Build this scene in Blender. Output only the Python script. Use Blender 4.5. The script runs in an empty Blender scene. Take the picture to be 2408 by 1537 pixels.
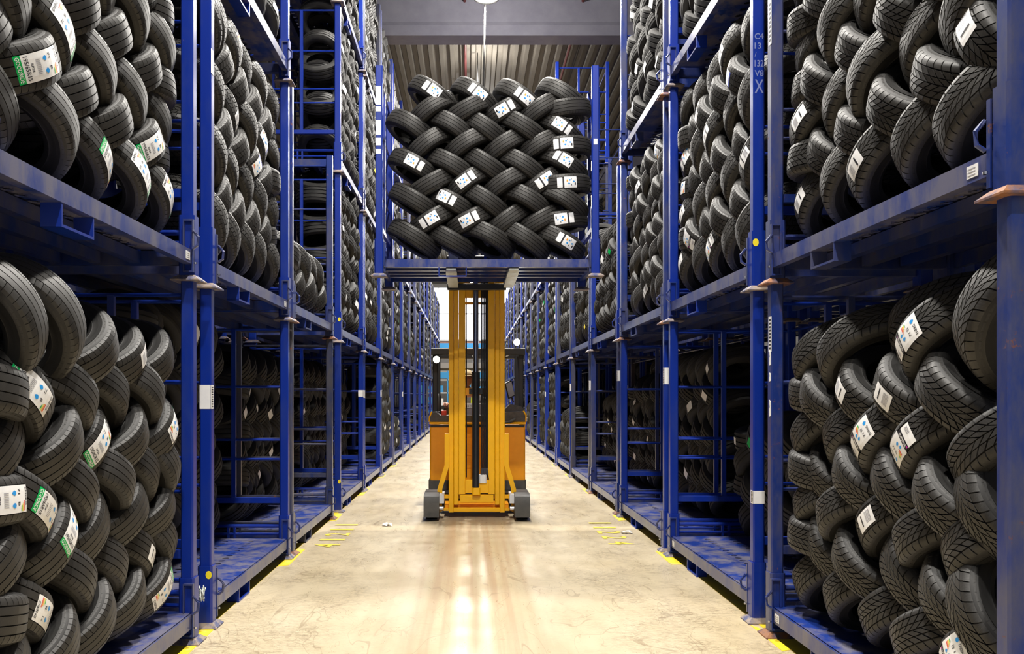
import bpy, math, random
import numpy as np
from mathutils import Vector, Matrix, Euler

SC = bpy.context.scene
COL = SC.collection
PI = math.pi
rnd = random.Random(7)

# ------------------------------------------------------------------ camera
FPX, VPX, VPY, CAMH = 1975.0, 1105.0, 932.0, 1.5
cam_d = bpy.data.cameras.new('camera')
cam = bpy.data.objects.new('camera', cam_d)
COL.objects.link(cam)
cam_d.sensor_width = 36.0
cam_d.lens = 36.0 * FPX / 2408.0
cam_d.shift_x = (1204.0 - VPX) / 2408.0
cam_d.shift_y = (VPY - 768.5) / 2408.0
cam_d.clip_end = 200
cam.location = (0, 0, CAMH)
cam.rotation_euler = (PI / 2, 0, 0)
SC.camera = cam

# ------------------------------------------------------------------ world, exposure
world = bpy.data.worlds.new('world')
SC.world = world
world.use_nodes = True
world.node_tree.nodes['Background'].inputs[0].default_value = (0.80, 0.86, 1.0, 1)
world.node_tree.nodes['Background'].inputs[1].default_value = 0.26
SC.view_settings.view_transform = 'Standard'
SC.view_settings.look = 'None'
SC.view_settings.gamma = 1.0
SC.view_settings.use_curve_mapping = False
SC.view_settings.exposure = 0.68
SC.cycles.max_bounces = 4
SC.cycles.diffuse_bounces = 3
SC.cycles.glossy_bounces = 2
SC.cycles.adaptive_threshold = 0.08
SC.cycles.time_limit = 1000
SC.cycles.transmission_bounces = 2
SC.cycles.caustics_reflective = False
SC.cycles.caustics_refractive = False
LAMP_W = 430.0
UP_W = 90.0
LAMP_Y = [-2.5, 2.6, 7.0, 11.6, 16.6, 22, 28, 34, 40, 46, 52, 58]


# ------------------------------------------------------------------ materials
def new_mat(name):
    m = bpy.data.materials.new(name)
    m.use_nodes = True
    nt = m.node_tree
    b = nt.nodes['Principled BSDF']
    return m, nt, b


def N(nt, t, **kw):
    n = nt.nodes.new(t)
    for k, v in kw.items():
        setattr(n, k, v)
    return n


def L(nt, a, b):
    nt.links.new(a, b)


def flat(name, col, rough=0.5, metal=0.0, spec=0.5):
    m, nt, b = new_mat(name)
    b.inputs['Base Color'].default_value = (*col, 1)
    b.inputs['Roughness'].default_value = rough
    b.inputs['Metallic'].default_value = metal
    b.inputs['Specular IOR Level'].default_value = spec
    return m


def mottled(name, c1, c2, scale=6.0, rough=(0.4, 0.6), lo=0.45, hi=0.6, bump=0.0, metal=0.0, stretch=(1, 1, 1), spec=0.5, coord='Object'):
    m, nt, b = new_mat(name)
    tc = N(nt, 'ShaderNodeTexCoord')
    mp = N(nt, 'ShaderNodeMapping')
    mp.inputs['Scale'].default_value = stretch
    no = N(nt, 'ShaderNodeTexNoise')
    no.inputs['Scale'].default_value = scale
    no.inputs['Detail'].default_value = 6
    no.inputs['Roughness'].default_value = 0.65
    cr = N(nt, 'ShaderNodeValToRGB')
    cr.color_ramp.elements[0].position = lo
    cr.color_ramp.elements[1].position = hi
    cr.color_ramp.elements[0].color = (*c1, 1)
    cr.color_ramp.elements[1].color = (*c2, 1)
    L(nt, tc.outputs[coord], mp.inputs[0])
    L(nt, mp.outputs[0], no.inputs['Vector'])
    L(nt, no.outputs['Fac'], cr.inputs[0])
    L(nt, cr.outputs[0], b.inputs['Base Color'])
    mr = N(nt, 'ShaderNodeMapRange')
    mr.inputs['From Min'].default_value = lo
    mr.inputs['From Max'].default_value = hi
    mr.inputs['To Min'].default_value = rough[0]
    mr.inputs['To Max'].default_value = rough[1]
    L(nt, no.outputs['Fac'], mr.inputs[0])
    L(nt, mr.outputs[0], b.inputs['Roughness'])
    b.inputs['Metallic'].default_value = metal
    b.inputs['Specular IOR Level'].default_value = spec
    if bump:
        bp = N(nt, 'ShaderNodeBump')
        bp.inputs['Strength'].default_value = bump
        bp.inputs['Distance'].default_value = 0.01
        L(nt, no.outputs['Fac'], bp.inputs['Height'])
        L(nt, bp.outputs[0], b.inputs['Normal'])
    return m


def rubber(name, col, rough, sipes):
    m, nt, b = new_mat(name)
    tc = N(nt, 'ShaderNodeTexCoord')
    no = N(nt, 'ShaderNodeTexNoise')
    no.inputs['Scale'].default_value = 9
    no.inputs['Detail'].default_value = 5
    L(nt, tc.outputs['Object'], no.inputs['Vector'])
    cr = N(nt, 'ShaderNodeValToRGB')
    cr.color_ramp.elements[0].color = (*[c * 0.72 for c in col], 1)
    cr.color_ramp.elements[1].color = (*[c * 1.3 for c in col], 1)
    cr.color_ramp.elements[0].position = 0.3
    cr.color_ramp.elements[1].position = 0.7
    L(nt, no.outputs['Fac'], cr.inputs[0])
    L(nt, cr.outputs[0], b.inputs['Base Color'])
    b.inputs['Roughness'].default_value = rough
    b.inputs['Specular IOR Level'].default_value = 0.38
    sep = N(nt, 'ShaderNodeSeparateXYZ')
    L(nt, tc.outputs['Object'], sep.inputs[0])
    if sipes:
        at = N(nt, 'ShaderNodeMath', operation='ARCTAN2')
        L(nt, sep.outputs['Y'], at.inputs[0])
        L(nt, sep.outputs['X'], at.inputs[1])
        m1 = N(nt, 'ShaderNodeMath', operation='MULTIPLY')
        m1.inputs[1].default_value = sipes
        L(nt, at.outputs[0], m1.inputs[0])
        m2 = N(nt, 'ShaderNodeMath', operation='MULTIPLY')
        m2.inputs[1].default_value = 260
        L(nt, sep.outputs['Z'], m2.inputs[0])
        ad = N(nt, 'ShaderNodeMath', operation='ADD')
        L(nt, m1.outputs[0], ad.inputs[0])
        L(nt, m2.outputs[0], ad.inputs[1])
        sn = N(nt, 'ShaderNodeMath', operation='SINE')
        L(nt, ad.outputs[0], sn.inputs[0])
        gt = N(nt, 'ShaderNodeMath', operation='GREATER_THAN')
        gt.inputs[1].default_value = -0.8
        L(nt, sn.outputs[0], gt.inputs[0])
        h = gt.outputs[0]
        dist, st = 0.003, 0.55
    else:
        # raised rings on the sidewall
        x2 = N(nt, 'ShaderNodeMath', operation='MULTIPLY')
        L(nt, sep.outputs['X'], x2.inputs[0]); L(nt, sep.outputs['X'], x2.inputs[1])
        y2 = N(nt, 'ShaderNodeMath', operation='MULTIPLY')
        L(nt, sep.outputs['Y'], y2.inputs[0]); L(nt, sep.outputs['Y'], y2.inputs[1])
        ad = N(nt, 'ShaderNodeMath', operation='ADD')
        L(nt, x2.outputs[0], ad.inputs[0]); L(nt, y2.outputs[0], ad.inputs[1])
        sq = N(nt, 'ShaderNodeMath', operation='SQRT')
        L(nt, ad.outputs[0], sq.inputs[0])
        mu = N(nt, 'ShaderNodeMath', operation='MULTIPLY')
        mu.inputs[1].default_value = 190
        L(nt, sq.outputs[0], mu.inputs[0])
        sn = N(nt, 'ShaderNodeMath', operation='SINE')
        L(nt, mu.outputs[0], sn.inputs[0])
        gt = N(nt, 'ShaderNodeMath', operation='GREATER_THAN')
        gt.inputs[1].default_value = 0.75
        L(nt, sn.outputs[0], gt.inputs[0])
        h = gt.outputs[0]
        dist, st = 0.002, 0.5
    bp = N(nt, 'ShaderNodeBump')
    bp.inputs['Strength'].default_value = st
    bp.inputs['Distance'].default_value = dist
    L(nt, h, bp.inputs['Height'])
    L(nt, bp.outputs[0], b.inputs['Normal'])
    return m


M = {}
M['sidewall'] = rubber('rubber_sidewall', (0.0125, 0.012, 0.0115), 0.58, 0)
M['tread'] = rubber('rubber_tread', (0.0245, 0.0232, 0.0215), 0.5, 170)
M['tread_far'] = mottled('rubber_far', (0.013, 0.013, 0.0135), (0.03, 0.0285, 0.027), 9, (0.6, 0.75), 0.3, 0.7, spec=0.3)
M['paper'] = mottled('label_paper', (0.74, 0.75, 0.77), (0.86, 0.86, 0.86), 8, (0.35, 0.5), 0.3, 0.7)
M['green'] = flat('label_green', (0.0, 0.42, 0.09), 0.4)
M['black_ink'] = flat('label_black', (0.012, 0.012, 0.018), 0.5)
M['grey_ink'] = flat('label_grey', (0.32, 0.32, 0.36), 0.6)
M['blue_ink'] = flat('label_blue', (0.02, 0.28, 0.72), 0.5)
M['navy_ink'] = flat('label_navy', (0.01, 0.03, 0.35), 0.5)
M['red_ink'] = flat('label_red', (0.75, 0.06, 0.03), 0.5)
M['orange_ink'] = flat('label_orange', (0.85, 0.35, 0.04), 0.5)
M['yellow_ink'] = flat('label_yellow', (0.85, 0.72, 0.1), 0.5)
M['magenta_ink'] = flat('label_magenta', (0.5, 0.02, 0.35), 0.5)
M['chalk'] = flat('chalk', (0.14, 0.17, 0.38), 0.8)
M['white_ink'] = flat('label_white', (0.82, 0.82, 0.82), 0.5)


def blue_paint(name, base, worn, rust_amt, lo=0.48, hi=0.72):
    m, nt, b = new_mat(name)
    tc = N(nt, 'ShaderNodeTexCoord')
    geo = N(nt, 'ShaderNodeNewGeometry')
    n1 = N(nt, 'ShaderNodeTexNoise')
    n1.inputs['Scale'].default_value = 5
    n1.inputs['Detail'].default_value = 7
    n1.inputs['Roughness'].default_value = 0.7
    mp = N(nt, 'ShaderNodeMapping')
    mp.inputs['Scale'].default_value = (1, 1, 0.35)
    L(nt, geo.outputs['Position'], mp.inputs[0])
    L(nt, mp.outputs[0], n1.inputs['Vector'])
    c1 = N(nt, 'ShaderNodeValToRGB')
    c1.color_ramp.elements[0].position = lo
    c1.color_ramp.elements[1].position = hi
    c1.color_ramp.elements[0].color = (*base, 1)
    c1.color_ramp.elements[1].color = (*worn, 1)
    L(nt, n1.outputs['Fac'], c1.inputs[0])
    n2 = N(nt, 'ShaderNodeTexNoise')
    n2.inputs['Scale'].default_value = 11
    n2.inputs['Detail'].default_value = 8
    n2.inputs['Roughness'].default_value = 0.75
    L(nt, geo.outputs['Position'], n2.inputs['Vector'])
    c2 = N(nt, 'ShaderNodeValToRGB')
    c2.color_ramp.elements[0].position = 0.68 - rust_amt
    c2.color_ramp.elements[1].position = 0.74 - rust_amt
    L(nt, n2.outputs['Fac'], c2.inputs[0])
    mx = N(nt, 'ShaderNodeMix', data_type='RGBA')
    L(nt, c2.outputs[0], mx.inputs[0])
    L(nt, c1.outputs[0], mx.inputs[6])
    mx.inputs[7].default_value = (0.16, 0.055, 0.022, 1)
    L(nt, mx.outputs[2], b.inputs['Base Color'])
    mr = N(nt, 'ShaderNodeMapRange')
    mr.inputs['To Min'].default_value = 0.3
    mr.inputs['To Max'].default_value = 0.75
    L(nt, c2.outputs[0], mr.inputs[0])
    L(nt, mr.outputs[0], b.inputs['Roughness'])
    b.inputs['Specular IOR Level'].default_value = 0.5
    return m


M['blue'] = blue_paint('blue_enamel', (0.003, 0.022, 0.24), (0.016, 0.036, 0.215), 0.0)
M['blue_worn'] = blue_paint('blue_enamel_worn', (0.010, 0.028, 0.17), (0.06, 0.065, 0.13), 0.05, 0.42, 0.62)
M['blue_aged'] = blue_paint('blue_enamel_aged', (0.022, 0.034, 0.11), (0.075, 0.072, 0.085), 0.06, 0.36, 0.6)
M['beam_scuffed'] = blue_paint('scuffed_beam', (0.012, 0.03, 0.18), (0.11, 0.11, 0.17), 0.02, 0.40, 0.60)
M['deck'] = blue_paint('blue_deck_scuffed', (0.010, 0.034, 0.22), (0.15, 0.145, 0.20), 0.0, 0.42, 0.58)
M['rusty'] = mottled('rusty_foot', (0.25, 0.10, 0.035), (0.05, 0.05, 0.10), 14, (0.6, 0.8), 0.42, 0.62)
M['foot_tan'] = mottled('scuffed_foot', (0.26, 0.20, 0.15), (0.06, 0.07, 0.16), 16, (0.5, 0.7), 0.42, 0.60)
M['steel'] = flat('bright_steel', (0.55, 0.55, 0.57), 0.3, 1.0)
M['yellow_dot'] = flat('yellow_sticker', (0.85, 0.70, 0.02), 0.5)


# floor
def floor_mat():
    m, nt, b = new_mat('floor_resin')
    geo = N(nt, 'ShaderNodeNewGeometry')

    def noise(scale, sx, sy, detail=6, rough=0.6, dist=0.0):
        mp = N(nt, 'ShaderNodeMapping')
        mp.inputs['Scale'].default_value = (sx, sy, 1)
        L(nt, geo.outputs['Position'], mp.inputs[0])
        no = N(nt, 'ShaderNodeTexNoise')
        no.inputs['Scale'].default_value = scale
        no.inputs['Detail'].default_value = detail
        no.inputs['Roughness'].default_value = rough
        no.inputs['Distortion'].default_value = dist
        L(nt, mp.outputs[0], no.inputs['Vector'])
        return no.outputs['Fac']

    def ramp(f, p0, p1, c0, c1):
        r = N(nt, 'ShaderNodeValToRGB')
        r.color_ramp.elements[0].position = p0
        r.color_ramp.elements[1].position = p1
        r.color_ramp.elements[0].color = (*c0, 1)
        r.color_ramp.elements[1].color = (*c1, 1)
        L(nt, f, r.inputs[0])
        return r.outputs[0]

    def mix(fac, a, bb, mode='MIX'):
        x = N(nt, 'ShaderNodeMix', data_type='RGBA', blend_type=mode)
        if isinstance(fac, float):
            x.inputs[0].default_value = fac
        else:
            L(nt, fac, x.inputs[0])
        L(nt, a, x.inputs[6])
        if isinstance(bb, tuple):
            x.inputs[7].default_value = (*bb, 1)
        else:
            L(nt, bb, x.inputs[7])
        return x.outputs[2]

    base = ramp(noise(1.3, 1, 0.5), 0.3, 0.7, (0.53, 0.43, 0.265), (0.64, 0.55, 0.385))
    # brown scuff clouds
    sc = ramp(noise(1.8, 1.0, 0.7, 9, 0.75), 0.40, 0.62, (0, 0, 0), (1, 1, 1))
    fine = ramp(noise(26, 0.7, 1.3, 8, 0.8, 1.2), 0.44, 0.60, (0, 0, 0), (1, 1, 1))
    mm = N(nt, 'ShaderNodeMath', operation='MULTIPLY')
    L(nt, sc, mm.inputs[0]); L(nt, fine, mm.inputs[1])
    # scuffing gathers where the truck's side wheels turn, a good metre from the aisle's middle
    sx0 = N(nt, 'ShaderNodeSeparateXYZ'); L(nt, geo.outputs['Position'], sx0.inputs[0])
    ax = N(nt, 'ShaderNodeMath', operation='ABSOLUTE'); L(nt, sx0.outputs['X'], ax.inputs[0])
    lane = N(nt, 'ShaderNodeMapRange')
    lane.inputs['From Min'].default_value = 0.45; lane.inputs['From Max'].default_value = 1.0
    lane.inputs['To Min'].default_value = 0.15; lane.inputs['To Max'].default_value = 0.85
    L(nt, ax.outputs[0], lane.inputs[0])
    m3 = N(nt, 'ShaderNodeMath', operation='MULTIPLY')
    L(nt, mm.outputs[0], m3.inputs[0]); L(nt, lane.outputs[0], m3.inputs[1])
    base = mix(m3.outputs[0], base, (0.17, 0.125, 0.07))
    # thin curved tyre scratches
    for s_, th, amt in ((2.2, 0.012, 0.35), (4.1, 0.010, 0.25)):
        nn = noise(s_, 1, 0.45, 2, 0.4, 1.4)
        a = N(nt, 'ShaderNodeMath', operation='SUBTRACT'); a.inputs[1].default_value = 0.5
        L(nt, nn, a.inputs[0])
        ab = N(nt, 'ShaderNodeMath', operation='ABSOLUTE'); L(nt, a.outputs[0], ab.inputs[0])
        lt = N(nt, 'ShaderNodeMath', operation='LESS_THAN'); lt.inputs[1].default_value = th * 0.35
        L(nt, ab.outputs[0], lt.inputs[0])
        mu = N(nt, 'ShaderNodeMath', operation='MULTIPLY'); mu.inputs[1].default_value = amt
        L(nt, lt.outputs[0], mu.inputs[0])
        base = mix(mu.outputs[0], base, (0.2, 0.13, 0.07))
    # worn reddish wheel path along the middle of the aisle
    sx = N(nt, 'ShaderNodeSeparateXYZ'); L(nt, geo.outputs['Position'], sx.inputs[0])
    path = noise(2.0, 6.0, 0.10, 4)
    c = N(nt, 'ShaderNodeMath', operation='ABSOLUTE'); L(nt, sx.outputs['X'], c.inputs[0])
    mr = N(nt, 'ShaderNodeMapRange')
    mr.inputs['From Min'].default_value = 0.15; mr.inputs['From Max'].default_value = 0.75
    mr.inputs['To Min'].default_value = 1; mr.inputs['To Max'].default_value = 0
    L(nt, c.outputs[0], mr.inputs[0])
    pr = ramp(path, 0.42, 0.60, (0, 0, 0), (1, 1, 1))
    pm = N(nt, 'ShaderNodeMath', operation='MULTIPLY')
    L(nt, mr.outputs[0], pm.inputs[0]); L(nt, pr, pm.inputs[1])
    p2 = N(nt, 'ShaderNodeMath', operation='MULTIPLY'); p2.inputs[1].default_value = 0.5
    L(nt, pm.outputs[0], p2.inputs[0])
    base = mix(p2.outputs[0], base, (0.42, 0.25, 0.16))
    L(nt, base, b.inputs['Base Color'])
    rr = N(nt, 'ShaderNodeMapRange')
    rr.inputs['To Min'].default_value = 0.16
    rr.inputs['To Max'].default_value = 0.46
    L(nt, noise(3.5, 2.0, 0.5, 6, 0.7), rr.inputs[0])
    L(nt, rr.outputs[0], b.inputs['Roughness'])
    return m


M['floor'] = floor_mat()
M['lane'] = mottled('lane_paint', (0.80, 0.62, 0.02), (0.55, 0.45, 0.20), 7, (0.45, 0.6), 0.55, 0.72)
M['truck_yellow'] = mottled('truck_yellow', (0.94, 0.49, 0.002), (0.88, 0.45, 0.004), 9, (0.3, 0.45), 0.4, 0.7)
M['truck_orange'] = mottled('truck_orange', (0.92, 0.38, 0.006), (0.86, 0.35, 0.008), 9, (0.35, 0.5), 0.4, 0.7)
M['truck_grey'] = mottled('truck_grey', (0.05, 0.05, 0.05), (0.085, 0.08, 0.075), 10, (0.5, 0.7), 0.35, 0.7)
M['truck_black'] = flat('truck_black', (0.012, 0.012, 0.014), 0.45)
M['cyl_black'] = flat('cylinder_black', (0.014, 0.016, 0.02), 0.28)
M['chrome'] = flat('chrome_rod', (0.35, 0.36, 0.40), 0.15, 1.0)
M['plastic'] = mottled('console_plastic', (0.045, 0.042, 0.045), (0.07, 0.065, 0.07), 20, (0.4, 0.5), 0.4, 0.6)
M['smoke'] = flat('smoked_screen', (0.22, 0.20, 0.22), 0.15)
M['fork'] = mottled('fork_steel', (0.42, 0.46, 0.42), (0.55, 0.58, 0.55), 12, (0.4, 0.55), 0.4, 0.6)
M['skin'] = flat('skin', (0.45, 0.20, 0.12), 0.5)
M['jacket'] = mottled('grey_jacket', (0.13, 0.12, 0.115), (0.2, 0.185, 0.17), 25, (0.8, 0.9), 0.4, 0.6)
M['hivis'] = flat('hivis_yellow', (0.62, 0.75, 0.03), 0.7)
M['cap'] = flat('tan_cap', (0.42, 0.33, 0.2), 0.8)
M['hair'] = flat('dark_hair', (0.03, 0.02, 0.015), 0.7)
M['glass'] = flat('spectacle_lens', (0.35, 0.4, 0.5), 0.1)
M['concrete'] = mottled('concrete_beam', (0.30, 0.295, 0.37), (0.36, 0.355, 0.43), 2.5, (0.75, 0.85), 0.35, 0.65)
M['metal_deck'] = mottled('roof_deck', (0.16, 0.145, 0.12), (0.205, 0.185, 0.155), 3, (0.5, 0.65), 0.3, 0.7)
M['wall'] = mottled('wall_panel', (0.16, 0.155, 0.15), (0.2, 0.195, 0.19), 1.5, (0.7, 0.8), 0.3, 0.7)
M['brick'] = mottled('brick_red', (0.36, 0.19, 0.14), (0.45, 0.25, 0.19), 5, (0.8, 0.9), 0.3, 0.7)
M['pipe_red'] = flat('sprinkler_pipe', (0.16, 0.05, 0.05), 0.5)
M['far_blue'] = flat('far_blue', (0.03, 0.28, 0.62), 0.5)
M['far_white'] = flat('far_white', (0.75, 0.76, 0.78), 0.5)
M['far_grey'] = flat('far_grey', (0.25, 0.23, 0.21), 0.7)
M['cardboard'] = flat('cardboard', (0.42, 0.28, 0.16), 0.8)


def emis(name, col, st):
    m = bpy.data.materials.new(name)
    m.use_nodes = True
    nt = m.node_tree
    nt.nodes.remove(nt.nodes['Principled BSDF'])
    e = N(nt, 'ShaderNodeEmission')
    e.inputs[0].default_value = (*col, 1)
    e.inputs[1].default_value = st
    L(nt, e.outputs[0], nt.nodes['Material Output'].inputs[0])
    return m


M['lamp_glow'] = emis('lamp_glow', (1.0, 0.97, 0.9), 40)
M['daylight'] = emis('daylight_glazing', (0.97, 0.98, 1.0), 3.2)
M['led'] = emis('led_glow', (0.95, 0.98, 1.0), 30)


# ------------------------------------------------------------------ mesh helpers
class MB:
    def __init__(s):
        s.v, s.f, s.m, s.sm = [], [], [], []

    def add(s, verts, faces, mat=0, smooth=False):
        o = len(s.v)
        s.v += [tuple(p) for p in verts]
        s.f += [tuple(i + o for i in f) for f in faces]
        s.m += [mat] * len(faces)
        s.sm += [smooth] * len(faces)
        return s

    def box(s, x0, x1, y0, y1, z0, z1, mat=0):
        v = [(x0, y0, z0), (x1, y0, z0), (x1, y1, z0), (x0, y1, z0), (x0, y0, z1), (x1, y0, z1), (x1, y1, z1), (x0, y1, z1)]
        return s.add(v, [(3, 2, 1, 0), (4, 5, 6, 7), (0, 1, 5, 4), (1, 2, 6, 5), (2, 3, 7, 6), (3, 0, 4, 7)], mat)

    def cbox(s, x0, x1, y0, y1, z0, z1, c=0.008, mat=0, axis=2):
        """box with four chamfered long edges along the axis"""
        if axis == 2:
            p = [(x0 + c, y0), (x1 - c, y0), (x1, y0 + c), (x1, y1 - c), (x1 - c, y1), (x0 + c, y1), (x0, y1 - c), (x0, y0 + c)]
            a = [(q[0], q[1], z0) for q in p]; b = [(q[0], q[1], z1) for q in p]
        elif axis == 0:
            p = [(y0 + c, z0), (y1 - c, z0), (y1, z0 + c), (y1, z1 - c), (y1 - c, z1), (y0 + c, z1), (y0, z1 - c), (y0, z0 + c)]
            a = [(x0, q[0], q[1]) for q in p]; b = [(x1, q[0], q[1]) for q in p]
        else:
            p = [(z0 + c, x0), (z1 - c, x0), (z1, x0 + c), (z1, x1 - c), (z1 - c, x1), (z0 + c, x1), (z0, x1 - c), (z0, x0 + c)]
            a = [(q[1], y0, q[0]) for q in p]; b = [(q[1], y1, q[0]) for q in p]
        n = 8
        f = [tuple(range(n))[::-1], tuple(range(n, 2 * n))]
        f += [(i, (i + 1) % n, n + (i + 1) % n, n + i) for i in range(n)]
        return s.add(a + b, f, mat)

    def loft(s, rings, mat=0, smooth=False, closed=True, caps=True):
        n = len(rings[0])
        v = [p for r in rings for p in r]
        f = []
        for k in range(len(rings) - 1):
            for i in range(n if closed else n - 1):
                j = (i + 1) % n
                f.append((k * n + i, k * n + j, (k + 1) * n + j, (k + 1) * n + i))
        if caps:
            f.append(tuple(range(n))[::-1])
            f.append(tuple((len(rings) - 1) * n + i for i in range(n)))
        return s.add(v, f, mat, smooth)

    def tube(s, pts, r, seg=8, mat=0, smooth=True):
        pts = [Vector(p) for p in pts]
        rings = []
        up = Vector((0, 0, 1))
        for i, p in enumerate(pts):
            d = (pts[min(i + 1, len(pts) - 1)] - pts[max(i - 1, 0)]).normalized()
            a = up if abs(d.dot(up)) < 0.9 else Vector((1, 0, 0))
            e1 = d.cross(a).normalized(); e2 = d.cross(e1)
            rr = r[i] if isinstance(r, (list, tuple)) else r
            rings.append([p + e1 * rr * math.cos(2 * PI * k / seg) + e2 * rr * math.sin(2 * PI * k / seg) for k in range(seg)])
        return s.loft(rings, mat, smooth)

    def poly(s, pts2, plane, d0, d1, mat=0):
        """extrude polygon; plane 'xz' extrudes along y, 'yz' along x, 'xy' along z"""
        def P(q, d):
            return {'xz': (q[0], d, q[1]), 'yz': (d, q[0], q[1]), 'xy': (q[0], q[1], d)}[plane]
        return s.loft([[P(q, d0) for q in pts2], [P(q, d1) for q in pts2]], mat)

    def lathe(s, prof, seg=24, mat=0, smooth=True, c=(0, 0, 0)):
        rings = []
        for k in range(seg):
            a = 2 * PI * k / seg
            rings.append([(c[0] + r * math.cos(a), c[1] + r * math.sin(a), c[2] + z) for r, z in prof])
        n = len(prof)
        v = [p for r in rings for p in r]
        f = [(k * n + i, ((k + 1) % seg) * n + i, ((k + 1) % seg) * n + i + 1, k * n + i + 1) for k in range(seg) for i in range(n - 1)]
        return s.add(v, f, mat, smooth)

    def mesh(s, name, mats, sharp=None):
        me = bpy.data.meshes.new(name)
        me.from_pydata(s.v, [], s.f)
        for m in (mats if isinstance(mats, (list, tuple)) else [mats]):
            me.materials.append(m)
        me.polygons.foreach_set('material_index', s.m)
        me.polygons.foreach_set('use_smooth', s.sm)
        if sharp:
            me.set_sharp_from_angle(angle=sharp)
        me.update()
        return me

    def build(s, name, mats, parent=None, sharp=None, mat_basis=None):
        return link(name, s.mesh(name, mats, sharp), parent, mat_basis)


def link(name, data, parent=None, mb=None):
    o = bpy.data.objects.new(name, data)
    COL.objects.link(o)
    if parent is not None:
        o.parent = parent
    if mb is not None:
        o.matrix_basis = mb
    return o


def tag(o, label=None, cat=None, group=None, kind=None):
    if label: o['label'] = label
    if cat: o['category'] = cat
    if group: o['group'] = group
    if kind: o['kind'] = kind
    return o


def empty(name, loc=(0, 0, 0), rz=0.0):
    o = bpy.data.objects.new(name, None)
    COL.objects.link(o)
    o.location = loc
    o.rotation_euler = (0, 0, rz)
    o.empty_display_size = 0.1
    return o


_text_cache = {}


def text_geo(txt, bold=False):
    """outline triangles of a string, height about 0.7 per unit, baseline at 0"""
    if txt in _text_cache:
        return _text_cache[txt]
    cu = bpy.data.curves.new('tmp_text', 'FONT')
    cu.body = txt
    cu.resolution_u = 2
    cu.offset = 0.012
    ob = bpy.data.objects.new('tmp_text', cu)
    COL.objects.link(ob)
    dg = bpy.context.evaluated_depsgraph_get()
    me = bpy.data.meshes.new_from_object(ob.evaluated_get(dg))
    v = [(p.co.x, p.co.y) for p in me.vertices]
    f = [tuple(p.vertices) for p in me.polygons]
    bpy.data.objects.remove(ob)
    bpy.data.curves.remove(cu)
    bpy.data.meshes.remove(me)
    xs = [p[0] for p in v]; ys = [p[1] for p in v]
    x0, x1, y0, y1 = min(xs), max(xs), min(ys), max(ys)
    v = [((p[0] - x0) / (x1 - x0), (p[1] - y0) / (y1 - y0)) for p in v]     # normalised to the unit square
    _text_cache[txt] = (v, f, (x1 - x0) / (y1 - y0))
    return _text_cache[txt]


# ------------------------------------------------------------------ the setting
XL, XR = -1.67, 1.87            # aisle faces of the two rack rows
YEND = 64.0
fl = MB().box(-12, 12, -6, YEND + 1, -0.2, 0.0).build('floor', M['floor'])
tag(fl, 'cream resin warehouse floor with brown scuff marks', kind='structure')
for x0, x1 in ((XL - 0.14, XL - 0.03), (XR + 0.03, XR + 0.14)):
    MB().box(x0, x1, -4, 40, 0.0, 0.003).build('lane_line', M['lane'], fl)
# stretches of the line that are not yet worn off, near the rack feet
rgl = random.Random(12)
for k, yy in enumerate((5.2, 7.9, 10.4, 13.3, 15.9, 18.5)):
    for sd_, xe in ((-1, XL), (1, XR)):
        a, b_ = yy - rgl.uniform(0.25, 0.6), yy + rgl.uniform(0.2, 0.5)
        w_ = rgl.uniform(0.045, 0.075) if k else 0.03
        xs = sorted((xe + sd_ * 0.03, xe - sd_ * w_))
        p = [(xs[0], a), (xs[1], a + rgl.uniform(0, 0.1)), (xs[1] - 0.01, b_ - rgl.uniform(0, 0.15)), (xs[0], b_)]
        MB().poly(p, 'xy', 0.0, 0.0032).build('lane_line', M['lane'], fl)


def floor_text(txt, x_base, up_sign, y0, dy, reading):
    for i, ch in enumerate(txt):
        v, f, asp = text_geo(ch)
        h, w = 0.26, (0.17 if ch != '1' else 0.08)
        mb = MB()
        yy = y0 + reading * i * dy
        mb.add([(x_base + up_sign * q[1] * h, yy + reading * (q[0] - 0.5) * w, 0.004) for q in v], f)
        mb.build('floor_marking', M['lane'], fl)


floor_text('41211', XL + 0.36, -1, 8.45, 0.34, 1)
floor_text('11224', XR - 0.46, 1, 9.95, -0.34, -1) if False else floor_text('11224', XR - 0.46, 1, 9.95, 0.34, -1)

# roof: corrugated deck, concrete beams
mb = MB()
zc = 10.5
x = -12.0
pts = []
while x < 12:
    pts += [(x, zc), (x + 0.10, zc), (x + 0.13, zc + 0.09), (x + 0.25, zc + 0.09), (x + 0.28, zc)]
    x += 0.28
pa = [(p[0], -6, p[1]) for p in pts]; pb = [(p[0], YEND, p[1]) for p in pts]
mb.add(pa + pb, [(i, i + 1, len(pts) + i + 1, len(pts) + i) for i in range(len(pts) - 1)])
ce = mb.build('ceiling', M['metal_deck'])
tag(ce, 'brownish corrugated metal roof deck', kind='structure')
for i, yb in enumerate((0.4, 18.9, 31.5, 44.0, 56.5)):
    b = MB().poly([(yb, 9.62), (yb + 0.5, 9.62), (yb + 0.5, 9.8), (yb + 0.35, 9.95), (yb + 0.35, 10.5), (yb + 0.05, 10.5), (yb + 0.05, 9.95), (yb, 9.85)], 'yz', -12, 12).build('trim_%d' % (i + 1), M['concrete'])
    tag(b, 'grey concrete roof beam spanning the hall', kind='structure')
for nm, x0, x1 in (('wall_left', -12.3, -12.0), ('wall_right', 12.0, 12.3)):
    tag(MB().box(x0, x1, -6, YEND, 0, 10.6).build(nm, M['wall']), 'plain pale wall panel', kind='structure')
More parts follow.
